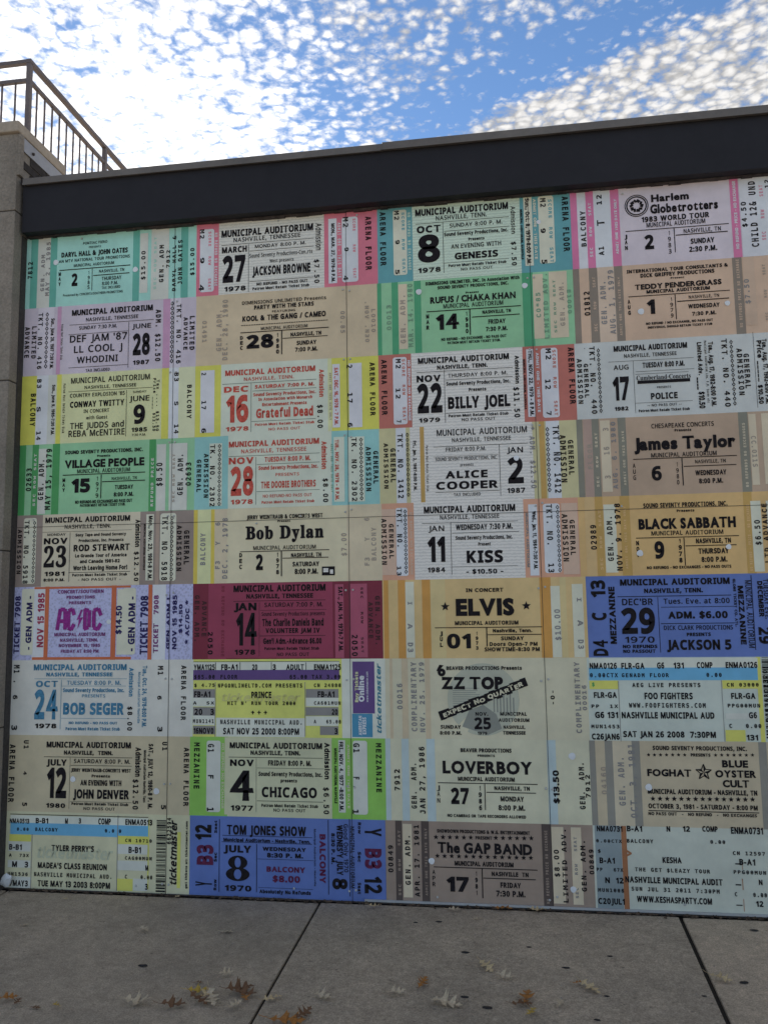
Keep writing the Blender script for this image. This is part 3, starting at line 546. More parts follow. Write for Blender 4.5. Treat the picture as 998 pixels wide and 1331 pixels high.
{"x":0.504,"z":2.982,"w":1.346,"h":0.497,"c":"white","l":"clean white ticket dated August 17 1982, third row at the right edge","e":[["D",".",61,454,76,467,"m","ink",""],["D","ADMISSION",12,102,42,394,"m","ink",""],["D","GENERAL",53,139,80,361,"m","ink",""],["D","TKT. NO.  440",92,33,125,471,"m","ink",""],["H",14,137,35,159,458,"","ink","lettering"],["T","MUNICIPAL AUDITORIUM",243,428,691,465,"b","ink","venue_name"],["T","NASHVILLE, TENNESSEE",305,385,625,409,"s","ink",""],["R",3,207,362,726,364,"","ink","rule"],["R",3,358,24,360,363,"","ink","rule"],["T","AUG",237,309,329,340,"s","ink","month_name"],["T","17",226,110,327,264,"b","ink","date_number"],["T","1982",232,45,316,70,"b","ink","year_number"],["T","TUESDAY 8:00 P.M.",415,313,670,347,"c","ink",""],["R",3,370,290,726,292,"","ink","rule"],["R",3,369,273,691,275,"","ink","rule"],["T","Cumberland-Concerts",374,235,702,264,"v","ink",""],["R",3,379,211,697,232,"","ink","rule"],["T","PRESENTS",496,177,580,190,"s","ink",""],["T","POLICE",456,107,617,148,"c","ink","performer_name"],["R",3,360,87,705,89,"","ink","rule"],["T","-- NO PASS OUT --",432,62,638,78,"s","ink",""],["T","Patron Must Retain Ticket Stub",378,29,685,46,"b","ink",""],["D","Limited Adv.",750,247,777,459,"b","ink",""],["D","____ $10.50",743,35,779,234,"b","ink",""],["D","Municipal Auditorium Lim. P.M. Seven etc",793,69,807,466,"m","ink",""],["D","Tue., Aug. 17, 1982-8:00 P.M.",817,45,846,458,"b","ink",""],["D","TKT. NO. 440",896,38,929,470,"m","ink",""],["H",14,943,42,965,463,"","ink","lettering"],["D","ADMISSION",983,107,1015,403,"m","ink",""],["D","GENERAL",1022,148,1054,368,"m","ink",""],["R",3,1085,22,1087,505,"","ink","rule"],["D","Price _____",1104,186,1132,449,"b","ink",""],["D","$10.50",1095,46,1123,166,"b","ink",""],["D","Tue., Aug. 17, 1982-8:00 P.M.",1135,45,1163,457,"b","ink",""]]},
{"x":-3.322,"z":2.485,"w":1.285,"h":0.497,"c":"green","l":"green ticket with a blocky 15 for May 1979, fourth row, left edge","e":[["R",1,0,0,47,497,"","deepgreen","stripe"],["R",1,96,0,144,497,"","deepgreen","stripe"],["R",2,144,6,205,466,"","stubgrey","stub_panel"],["R",1,249,0,302,497,"","deepgreen","stripe"],["R",1,961,0,1008,497,"","deepgreen","stripe"],["R",2,1015,2,1081,460,"","stubgrey","stub_panel"],["R",2,1105,2,1234,462,"","stubgrey","stub_panel"],["U","02633",56,170,95,331,"m","ink",""],["U","GEN. ADM.",148,104,189,390,"m","ink",""],["U","MAY 15, 1979",201,35,243,463,"m","ink",""],["U","SEC ROW SEAT",111,63,129,431,"m","stubgrey",""],["T","SOUND SEVENTY PRODUCTIONS, INC.",342,418,915,443,"b","ink",""],["T","Presents",581,390,676,406,"b","ink",""],["T","VILLAGE PEOPLE",342,319,926,376,"k","ink","performer_name"],["T","MUNICIPAL AUDITORIUM",436,281,822,309,"s","ink",""],["R",3,329,269,933,275,"","ink","rule"],["C","MAY",329,147,348,250,"b","ink","lettering"],["T","15",394,146,534,244,"x","ink","date_number"],["C","1979",576,97,596,254,"s","ink","lettering"],["R",3,611,100,617,266,"","ink","rule"],["T","NASHVILLE, TN",692,225,873,246,"s","ink",""],["R",3,622,213,934,219,"","ink","rule"],["T","TUESDAY",715,160,848,189,"c","ink",""],["T","8:00 P.M.",709,110,852,139,"c","ink",""],["T","NO REFUNDS-NO EXCHANGES-NO PASS OUT",427,69,844,91,"b","ink",""],["T","PATRON MUST RETAIN TICKET STUB.",464,46,795,65,"b","ink",""],["U","$8.50",1014,171,1057,331,"m","ink",""],["U","GEN. ADM.",1166,104,1205,387,"m","ink",""],["U","02633",1224,167,1262,326,"m","ink",""],["U","REFUND PRICE",976,35,995,367,"m","stubgrey",""],["U","SEC ROW SEAT",1130,57,1147,388,"m","faint2",""]]},
{"x":-2.037,"z":2.485,"w":1.267,"h":0.497,"c":"aquablue","l":"light blue ticket with red lettering and a red 28 for November, fourth row","e":[["R",1,237,0,949,497,"","mintwhite","stub_panel"],["R",2,106,22,195,449,"","mintwhite","stub_panel"],["R",2,963,23,1034,456,"","mintwhite","stub_panel"],["R",2,1057,20,1168,452,"","mintwhite","stub_panel"],["D","GENERAL",17,120,48,342,"m","ink",""],["D","ADMISSION",68,80,99,379,"m","ink",""],["D","TK. NO. 2302",111,19,145,439,"m","ink",""],["H",14,164,20,190,444,"","ink","lettering"],["T","MUNICIPAL AUDITORIUM",242,416,865,455,"b","red","venue_name"],["T","NASHVILLE, TENNESSEE",329,372,778,399,"s","red",""],["R",3,242,352,869,355,"","darkgreen","rule"],["R",3,430,22,433,343,"","darkgreen","rule"],["T","NOV",242,300,416,345,"w","red","month_name"],["T","28",255,85,414,282,"b","red","date_number"],["T","1978",256,28,411,59,"w","red","year_number"],["T","TUESDAY 8:00 P. M.",491,307,805,340,"c","red",""],["R",3,438,291,868,294,"","darkgreen","rule"],["T","Sound Seventy Productions, Inc.",450,254,856,280,"b","red",""],["T","PRESENTS",567,208,728,229,"s","red",""],["T","THE DOOBIE BROTHERS",466,129,840,175,"c","red","performer_name"],["R",3,436,107,867,110,"","darkgreen","rule"],["T","NO REFUND-NO PASS OUT",480,66,814,87,"s","red",""],["T","Patron Must Retain Ticket Stub",472,26,830,44,"b","red",""],["D","Admission",881,244,916,431,"b","red",""],["D","$8.00",890,23,923,181,"m","ink",""],["D","TUE., NOV. 28, 1978 - 8 P.M.",972,34,997,438,"b","red",""],["D","ADMIT ONE THIS DATE ONLY",943,88,958,410,"m","faint3",""],["D","TK. NO. 2302",1083,23,1117,444,"m","ink",""],["H",14,1133,26,1160,444,"","ink","lettering"],["D","ADMISSION",1178,86,1211,379,"m","ink",""],["D","GENERAL",1227,134,1259,350,"m","ink",""]]},
{"x":-0.77,"z":2.485,"w":1.266,"h":0.497,"c":"khaki","l":"grey and khaki ticket dated January 2 1987, in the fourth row","e":[["R",1,110,0,176,497,"","stubwhite","stub_panel"],["R",1,203,0,990,497,"","greywhite","stub_panel"],["R",1,268,0,296,497,"","gold","stripe"],["R",1,1032,0,1066,497,"","gold","stripe"],["R",1,1075,0,1159,497,"","stubwhite","stub_panel"],["D","ADMISSION",30,98,58,397,"m","ink",""],["D","GENERAL",74,138,107,363,"m","ink",""],["D","TKT. NO. 1412",121,32,156,456,"m","ink",""],["H",13,176,38,198,464,"","ink","lettering"],["D","Fri., Jan. 2, 1987-8:00 P.M.",223,78,244,407,"b","ink",""],["D","Patron Must Retain Ticket Stub",306,71,321,371,"m","ink",""],["T","MUNICIPAL AUDITORIUM",379,430,956,472,"s","ink","venue_name"],["T","NASHVILLE, TENNESSEE",477,386,854,413,"s","ink",""],["R",3,355,358,958,361,"","ink","rule"],["T","FRIDAY 8:00 P.M.",436,325,693,352,"s","ink",""],["R",3,353,293,771,295,"","ink","rule"],["R",3,777,27,780,358,"","ink","rule"],["T","SOUND SEVENTY PRODUCTIONS, INC.",367,266,765,289,"s","ink",""],["T","presents",527,227,610,245,"s","ink",""],["T","ALICE",429,149,699,198,"w","ink","performer_name"],["T","COOPER",368,78,763,129,"w","ink","performer_name"],["R",3,362,60,772,63,"","ink","rule"],["T","TAX INCLUDED",479,33,651,53,"s","ink",""],["T","JAN",825,301,927,337,"s","ink","month_name"],["T","2",826,102,926,272,"f","ink","date_number"],["T","1987",819,41,932,74,"w","ink","year_number"],["D","* ADM. $12.50",971,68,1004,464,"m","grey",""],["H",13,1072,37,1097,459,"","ink","lettering"],["D","TKT. NO. 1412",1118,33,1157,464,"m","ink",""],["D","ADMISSION",1159,98,1196,401,"m","ink",""],["D","GENERAL",1209,145,1242,368,"m","ink",""],["P","",867,248,901,283,"","holewhite","punch_hole"]]},
{"x":0.496,"z":2.485,"w":1.334,"h":0.497,"c":"tan","l":"tan ticket with grey stripes and a figure 6 for August 1980","e":[["R",1,0,0,37,497,"","greygreen","stripe"],["R",1,42,0,94,497,"","pinktan","stub_panel"],["R",1,94,0,138,497,"","greygreen","stripe"],["R",2,145,28,205,484,"","stubtan","stub_panel"],["R",1,254,0,302,497,"","greygreen","stripe"],["R",1,975,0,1030,497,"","greygreen","stripe"],["R",2,1034,41,1077,483,"","stubtan","stub_panel"],["R",2,1109,44,1165,483,"","stubtan","stub_panel"],["U","FLOOR",62,175,89,337,"m","faint2",""],["U","SEC  ROW  SEAT",110,61,125,406,"m","stubtan",""],["U","3    16   3",161,112,196,436,"m","faint2",""],["U","AUG. 6. 1980",210,47,239,472,"m","grey",""],["U","ADMIT ONE THIS DATE",275,68,289,411,"m","stubtan",""],["T","CHESAPEAKE CONCERTS",457,419,830,448,"s","ink",""],["T","Presents",595,393,695,409,"b","ink",""],["T","James Taylor",347,281,951,363,"g","ink","performer_name"],["T","MUNICIPAL AUDITORIUM",447,234,836,262,"s","ink",""],["R",3,337,225,953,230,"","ink","rule"],["C","AUG",333,88,349,202,"s","ink","lettering"],["T","6",444,89,504,180,"f","ink","date_number"],["C","1980",592,50,606,200,"s","ink","lettering"],["R",3,626,52,632,224,"","ink","rule"],["T","NASHVILLE, TN",706,187,886,210,"s","ink",""],["R",3,638,169,947,174,"","ink","rule"],["T","WEDNESDAY",704,112,886,144,"c","ink",""],["T","8:00 P.M.",723,61,864,92,"c","ink",""],["D","CC.011S",1042,152,1071,345,"m","faint2",""],["U","NO REFUNDS NO EXCHANGES",995,30,1011,428,"m","stubtan",""]]},
{"x":-3.332,"z":1.988,"w":1.295,"h":0.497,"c":"mauve","l":"mauve brown ticket dated November 23 1981 in curly figures, fifth row at the left edge","e":[["R",1,201,0,915,497,"","cream","stub_panel"],["O",2,60,21,156,477,"","stubcream","stub_panel"],["R",2,958,29,1012,477,"","stubcream","stub_panel"],["O",2,1058,23,1172,480,"","stubcream","stub_panel"],["R",1,1027,0,1052,497,"","mauve2","stripe"],["D","ADMISSION",18,91,48,397,"m","ink",""],["D","TKT. NO. 5918",66,23,102,459,"m","ink",""],["H",14,129,26,153,457,"","ink","lettering"],["T","MUNICIPAL AUDITORIUM",220,438,841,476,"b","ink","venue_name"],["T","NASHVILLE, TENN.",365,394,703,422,"s","ink",""],["R",3,201,374,855,376,"","ink","rule"],["R",3,405,31,408,370,"","ink","rule"],["T","MONDAY",239,348,373,365,"s","ink",""],["T","NOV",214,291,389,333,"w","ink","month_name"],["T","23",217,131,383,272,"q","ink","date_number"],["T","1981",224,72,374,102,"w","ink","year_number"],["T","8:00 P.M.",220,35,376,55,"b","ink",""],["T","Sony Tape and Sound Seventy",447,339,815,359,"b","ink",""],["T","Productions, Inc. Presents",471,300,798,320,"b","ink",""],["T","ROD STEWART",435,237,843,282,"b","ink","performer_name"],["T","Le Grande Tour of America",448,195,821,218,"b","ink",""],["T","and Canada 1981-82",484,155,773,179,"b","ink",""],["T","Worth Leaving Home For!",436,107,828,138,"b","ink",""],["R",3,403,91,849,94,"","ink","rule"],["T","Patron Must Retain Ticket Stub",431,66,827,84,"b","ink",""],["T","- NO PASS OUT -",473,34,783,52,"s","ink",""],["D","Admission",881,257,916,444,"b","ink",""],["D","$12.50",877,26,909,226,"m","ink",""],["D","Mon., Nov. 23, 1981-8 P.M.",975,34,1004,466,"b","ink",""],["D","MUNICIPAL AUDITORIUM, NASHVILLE",941,99,955,412,"b","ink",""],["D","TKT. NO. 5918",1072,27,1112,460,"m","ink",""],["H",14,1129,22,1155,461,"","ink","lettering"],["D","ADMISSION",1177,88,1211,394,"m","ink",""],["D","GENERAL",1228,131,1265,360,"m","ink",""]]},
{"x":-2.037,"z":1.988,"w":1.273,"h":0.497,"c":"cream2","l":"cream ticket with a yellow left stripe and a name in old style letters","e":[["R",1,0,0,146,497,"","yellowg","stripe"],["R",2,28,0,121,497,"","paleyellow","stub_panel"],["R",1,146,0,232,497,"","cream3","stub_panel"],["R",1,1045,0,1277,497,"","cream3","stub_panel"],["U","BALCONY",48,124,84,335,"m","grey",""],["U","F3   Y   6",153,95,185,407,"m","grey",""],["U","DEC. 2, 1978",202,31,238,435,"m","grey",""],["T","JERRY WEINTRAUB & CONCERTS WEST",370,420,886,448,"b","ink",""],["T","Present",581,397,667,411,"b","ink",""],["T","Bob Dylan",362,286,891,374,"y","ink","performer_name"],["T","MUNICIPAL AUDITORIUM",415,215,838,242,"s","ink",""],["R",3,324,204,928,209,"","ink","rule"],["C","DEC",319,82,338,198,"b","ink","lettering"],["T","2",432,82,481,186,"b","ink","date_number"],["C","1978",571,43,590,196,"b","ink","lettering"],["R",3,603,39,610,207,"","ink","rule"],["T","NASHVILLE, TN",672,162,874,190,"b","ink",""],["R",3,615,155,922,160,"","ink","rule"],["T","SATURDAY",682,101,860,132,"b","ink",""],["T","8:00 P.M.",696,51,852,86,"b","ink",""],["R",3,878,39,964,97,"","ink","photo_patch"],["R",4,887,60,921,86,"","greywhite","photo_patch"],["R",4,932,49,953,77,"","greywhite","photo_patch"],["U","$7.00",1008,164,1043,312,"m","faint2",""],["U","F3   Y   6",1162,96,1194,409,"m","faint2",""],["U","BALCONY",1207,129,1238,342,"m","faint2",""]]},
{"x":-0.763,"z":1.988,"w":1.248,"h":0.497,"c":"orangepaper","l":"pale salmon bordered ticket with white centre dated January 11 1984, fifth row","e":[["R",1,212,0,910,497,"","greywhite","stub_panel"],["O",2,95,26,171,466,"","stubwhite","stub_panel"],["R",2,3,33,92,460,"","peach3","stub_panel"],["R",2,940,12,995,462,"","stubwhite","stub_panel"],["O",2,1031,26,1134,463,"","stubwhite","stub_panel"],["R",2,1144,15,1243,463,"","peach3","stub_panel"],["D","ADMISSION",0,100,33,397,"m","ink",""],["D","GENERAL",49,139,79,363,"m","ink",""],["D","TKT. NO.",102,209,135,459,"m","ink",""],["D","13",97,28,124,88,"m","ink",""],["H",15,144,38,168,455,"","ink","lettering"],["D","NO REFUND NO EXCHANGE",184,33,203,436,"b","peach3",""],["T","MUNICIPAL AUDITORIUM",278,424,859,468,"b","ink","venue_name"],["T","NASHVILLE, TENNESSEE",381,381,757,409,"s","ink",""],["R",3,264,358,873,361,"","ink","rule"],["R",3,447,28,450,365,"","ink","rule"],["T","JAN",305,307,406,343,"s","ink","month_name"],["T","11",296,110,409,273,"b","ink","date_number"],["T","1984",294,44,408,76,"w","ink","year_number"],["T","WEDNESDAY 7:30 P.M.",481,311,839,347,"c","ink",""],["R",3,456,291,877,294,"","ink","rule"],["T","Sound Seventy Productions, Inc.",478,248,837,273,"b","ink",""],["T","Present",620,208,699,229,"b","ink",""],["T","KISS",545,99,773,178,"b","ink","performer_name"],["R",3,448,76,864,78,"","ink","rule"],["T","- $10.50 -",540,30,772,60,"c","ink",""],["D","Wed., Jan. 11, 1984-7:30 P.M.",963,51,987,419,"b","ink",""],["D","MUNICIPAL AUDITORIUM",922,65,938,407,"b","grey",""],["D","TKT. NO.   13",1051,29,1087,458,"m","ink",""],["H",14,1110,28,1133,454,"","ink","lettering"],["D","ADMISSION",1146,96,1180,393,"m","ink",""],["D","GENERAL",1192,134,1223,356,"m","ink",""]]},
{"x":0.485,"z":1.988,"w":1.325,"h":0.497,"c":"amber","l":"amber ticket with darker gold stripes and a figure 9 for November 1978","e":[["R",1,40,0,99,497,"","amber2","stub_panel"],["R",1,104,0,150,497,"","gold","stripe"],["R",2,154,21,227,446,"","stubcream","stub_panel"],["R",1,254,0,312,497,"","gold","stripe"],["R",1,984,0,1034,497,"","gold","stripe"],["R",2,1024,10,1082,440,"","stubcream","stub_panel"],["R",2,1113,14,1187,439,"","stubcream","stub_panel"],["U","02989",69,166,104,320,"m","ink",""],["U","SEC  ROW  SEAT",121,40,137,409,"m","amber2",""],["U","GEN. ADM.",169,93,203,373,"m","ink",""],["U","NOV. 9. 1978",220,32,254,450,"m","ink",""],["U","ADMIT ONE THIS DATE ONLY",273,44,287,430,"m","amber2",""],["T","SOUND SEVENTY PRODUCTIONS, INC.",395,416,891,445,"c","ink",""],["T","Presents",592,386,696,401,"b","ink",""],["T","BLACK SABBATH",361,282,933,349,"g","ink","performer_name"],["T","MUNICIPAL AUDITORIUM",435,244,857,271,"s","ink",""],["R",3,342,228,946,233,"","ink","rule"],["C","NOV",341,104,358,213,"x","ink","lettering"],["T","9",448,101,506,208,"b","ink","date_number"],["C","1978",591,64,610,221,"b","ink","lettering"],["R",3,623,58,628,226,"","ink","rule"],["T","NASHVILLE, TN",695,189,898,219,"b","ink",""],["R",3,633,173,929,178,"","ink","rule"],["T","THURSDAY",705,125,883,158,"b","ink",""],["T","8:00 P.M.",721,74,871,106,"c","ink",""],["T","NO REFUNDS - NO EXCHANGES - NO PASS OUTS",398,37,891,55,"b","ink",""],["U","NO REFUND - PRICE - NO EXCHANGE",998,16,1015,419,"m","amber2",""],["U","$6.50",1039,171,1072,322,"m","ink",""],["U","LTD ADVANCE",1087,63,1117,422,"m","ink",""],["P","",341,117,380,157,"","holewhite","punch_hole"],["P","",867,147,899,181,"","holewhite","punch_hole"]]},
{"x":-3.336,"z":1.491,"w":1.3,"h":0.497,"c":"bluepattern","l":"blue speckled ticket with a purple lightning bolt title and orange bars","e":[["R",1,153,0,252,497,"","stubwhite","stub_panel"],["R",2,157,2,870,20,"","orange","stripe"],["R",2,159,481,860,495,"","orange","stripe"],["R",1,240,0,270,497,"","orange","stripe"],["R",1,723,0,758,497,"","orange","stripe"],["O",2,68,34,160,484,"","stubcream","stub_panel"],["O",2,804,34,898,478,"","stubcream","stub_panel"],["R",2,765,34,806,472,"","stubcream","stub_panel"],["R",1,986,0,1014,497,"","orange","stripe"],["R",1,1017,0,1110,497,"","stubwhite","stub_panel"],["U","TICKET 7908",20,43,61,436,"b","navy",""],["U","- GEN ADM -",106,70,149,435,"b","navy",""],["U","NOV 15 1985",189,87,237,454,"b","crimson",""],["T","CONCERT/SOUTHERN",333,448,666,472,"b","purple",""],["T","PROMOTIONS",398,411,604,432,"b","purple",""],["T","PRESENTS",415,374,578,394,"b","purple",""],["AC","",325,201,665,344,"","magenta","band_logo"],["T","MUNICIPAL AUDITORIUM",316,159,685,183,"b","purple",""],["T","NASHVILLE, TENN.",359,122,634,144,"b","purple",""],["T","NOVEMBER 15, 1985",351,86,650,108,"b","purple",""],["T","FRIDAY AT 8:00 PM",367,48,639,70,"b","purple",""],["U","$14.50",758,170,800,360,"b","navy",""],["U","- GEN ADM -",847,56,895,420,"b","navy",""],["U","TICKET 7908",932,33,986,424,"b","navy",""],["U","TICKET   7908",1026,42,1060,427,"b","purple",""],["U","GEN ADM L",1117,68,1141,426,"b","navy",""],["U","NOV 15 1985",1158,67,1189,425,"b","navy",""],["U","$14.50",1203,172,1228,364,"b","navy",""],["U","* AC/DC *",1248,100,1276,390,"b","navy",""],["P","",693,239,725,268,"","holewhite","punch_hole"]]},
{"x":-2.037,"z":1.491,"w":1.274,"h":0.497,"c":"maroon","l":"dark maroon ticket with black lettering and a thin 14 for January 1978, sixth row","e":[["R",1,108,0,233,497,"","maroon2","stub_panel"],["R",2,233,8,948,495,"","maroon2","stub_panel"],["R",2,963,5,1020,477,"","maroon3","stub_panel"],["R",2,1064,8,1174,478,"","maroon3","stub_panel"],["D","GEN. ADM.",14,114,47,421,"m","deepink",""],["D","ADVANCE",64,150,97,381,"m","deepink",""],["D","2050",107,32,140,179,"m","ink",""],["D","NO REFUND NO EXCHANGE",198,19,219,478,"m","maroon",""],["T","MUNICIPAL AUDITORIUM",281,437,901,481,"b","ink","venue_name"],["T","NASHVILLE, TENNESSEE",369,393,818,423,"b","ink",""],["R",3,280,376,902,379,"","ink","rule"],["R",3,456,17,458,368,"","ink","rule"],["T","JAN",284,316,438,366,"b","ink","month_name"],["T","14",299,88,441,300,"b","ink","date_number"],["T","1978",289,29,430,62,"w","ink","year_number"],["T","SATURDAY 7:00 P. M.",492,336,882,365,"s","ink",""],["R",3,462,315,906,317,"","ink","rule"],["T","Sound Seventy Productions presents",473,279,895,304,"s","ink",""],["T","The Charlie Daniels Band",476,212,887,259,"c","ink","performer_name"],["T","VOLUNTEER JAM IV",500,167,862,199,"w","ink",""],["R",3,460,148,899,151,"","ink","rule"],["T","Gen'l Adm.-Advance $6.00",484,97,873,134,"b","ink",""],["T","Patron Must Retain Ticket Stub",492,59,856,77,"b","ink",""],["T","NO PASS OUT",576,19,790,41,"s","ink",""],["D","SAT., JAN. 14, 1978-7 P.M.",985,47,1014,461,"b","ink",""],["D","2050",1072,17,1109,152,"m","ink",""],["D","SEC   ROW   SEAT",1132,39,1148,455,"m","deepink",""],["D","ADVANCE",1182,128,1210,358,"m","deepink",""],["D","GEN. ADM.",1226,83,1257,398,"m","deepink",""]]},
{"x":-0.763,"z":1.491,"w":1.275,"h":0.497,"c":"wheat","l":"wheat coloured ticket with orange stripes, two stars and a heavy 01 for July","e":[["R",1,8,0,38,497,"","orangey","stripe"],["R",1,100,0,148,497,"","orangey","stripe"],["R",2,148,4,204,484,"","stubcream","stub_panel"],["R",1,255,0,308,497,"","orangey","stripe"],["R",1,308,0,403,497,"","wheat2","stub_panel"],["R",1,993,0,1061,497,"","orangey","stripe"],["R",2,1059,2,1115,442,"","stubcream","stub_panel"],["R",1,1116,0,1154,497,"","wheat2","stub_panel"],["R",2,1189,2,1255,452,"","stubcream","stub_panel"],["D","I",163,338,190,358,"m","grey",""],["D","A",160,187,190,217,"m","grey",""],["D","D3",158,39,192,99,"m","grey",""],["T","IN CONCERT",534,412,769,436,"w","ink",""],["S","",372,294,430,352,"","ink","star"],["S","",879,293,936,350,"","ink","star"],["T","ELVIS",468,263,833,371,"g","ink","performer_name"],["T","MUNICIPAL AUDITORIUM",460,206,855,231,"w","ink",""],["R",3,333,188,1000,193,"","ink","rule"],["C","JUL",363,61,381,168,"b","ink","lettering"],["T","01",407,61,557,152,"f","ink","date_number"],["C","1973",588,44,603,165,"b","ink","lettering"],["R",3,654,72,661,188,"","ink","rule"],["T","Nashville, Tenn.",696,158,938,180,"b","ink",""],["R",3,664,142,996,147,"","ink","rule"],["T","SUNDAY",745,109,885,133,"w","ink",""],["T","Doors Open-7 PM",673,74,968,98,"w","ink",""],["T","SHOWTIME-8:30 PM",641,41,980,66,"w","ink",""],["U","$10.00",1077,107,1112,297,"m","grey",""],["D","I",1217,342,1244,368,"m","grey",""],["D","A",1216,195,1249,227,"m","grey",""],["D","D3",1214,53,1248,109,"m","grey",""]]},
{"x":0.513,"z":1.491,"w":1.287,"h":0.497,"c":"royal","l":"royal blue ticket with a big 29 for December 1970, sixth row at the right edge","e":[["U","D4",28,10,116,107,"c","ink",""],["U","C",28,226,115,275,"c","ink",""],["U","13",28,366,115,473,"c","ink",""],["U","MEZZANINE",133,82,170,431,"b","ink",""],["T","MUNICIPAL AUDITORIUM",205,436,848,475,"b","ink","venue_name"],["T","NASHVILLE, TENN.",346,388,690,416,"b","ink",""],["R",3,186,367,852,371,"","ink","rule"],["R",3,423,28,426,363,"","ink","rule"],["T","DEC'BR",212,316,395,356,"s","ink","month_name"],["T","29",202,142,401,299,"f","ink","date_number"],["T","1970",218,88,393,125,"s","ink","year_number"],["T","NO REFUNDS",204,55,407,76,"b","ink",""],["T","NO PASSOUT",205,27,396,47,"b","ink",""],["T","Tues. Eve. at 8:00",457,321,841,353,"s","ink",""],["R",3,441,300,864,303,"","ink","rule"],["T","ADM. $6.00",480,231,825,274,"b","ink",""],["R",3,435,200,863,204,"","ink","rule"],["T","DICK CLARK PRODUCTIONS",451,163,850,190,"s","ink",""],["T","PRESENTS",582,125,721,146,"b","ink",""],["T","JACKSON 5",464,43,835,104,"b","ink","performer_name"],["D","GLOBE TICKET CO. ATL.",866,178,881,467,"b","ink",""],["D","MEZZANINE",891,73,923,424,"b","ink",""],["D","MUNICIPAL AUDITORIUM",935,53,969,456,"s","ink",""],["R",3,970,41,974,486,"","ink","rule"],["D","DECEMBER",1005,236,1034,450,"b","ink",""],["D","29",995,76,1063,177,"f","ink",""],["D","TUESDAY EVE.",1039,224,1066,463,"s","ink",""]]},
{"x":-3.346,"z":0.994,"w":1.299,"h":0.497,"c":"coolwhite","l":"white ticket printed in blue with a tall blue 24 for October","e":[["D","M1 .",38,344,80,465,"m","ink",""],["D","6",38,237,71,264,"m","ink",""],["D","3",35,31,76,64,"m","ink",""],["T","MUNICIPAL AUDITORIUM",184,429,852,469,"b","blue","venue_name"],["T","NASHVILLE, TENNESSEE",277,388,753,414,"b","blue",""],["R",3,191,371,856,374,"","bluel","rule"],["R",3,386,40,390,367,"","bluel","rule"],["T","OCT",203,318,363,359,"w","blue","month_name"],["T","24",196,104,368,300,"b","blue","date_number"],["T","1978",204,46,361,76,"w","ink","year_number"],["T","TUESDAY 8:00 P. M.",427,332,814,360,"s","blue",""],["R",3,390,323,851,326,"","bluel","rule"],["T","Sound Seventy Productions, Inc.",402,284,838,310,"b","blue",""],["T","PRESENTS",539,250,705,270,"s","blue",""],["T","BOB SEGER",406,136,838,214,"b","blue","performer_name"],["R",3,394,111,862,114,"","bluel","rule"],["T","NO REFUND - NO PASS OUT",449,74,795,91,"b","blue",""],["T","Patron Must Retain Ticket Stub",428,34,812,54,"b","blue",""],["D","Admission",871,256,902,445,"b","blue",""],["D","$8.00",865,35,898,191,"m","ink",""],["D","Tue., Oct. 24, 1978-8:00 P.M.",966,58,997,458,"b","blue",""],["D","Municipal Auditorium Nashville",935,83,952,416,"s","blue",""],["D","M1",1072,396,1109,455,"m","ink",""],["D","6",1072,236,1100,262,"m","ink",""],["D","3",1076,29,1109,62,"m","ink",""],["D","ARENA FLOOR",1235,105,1269,457,"m","ink",""]]},
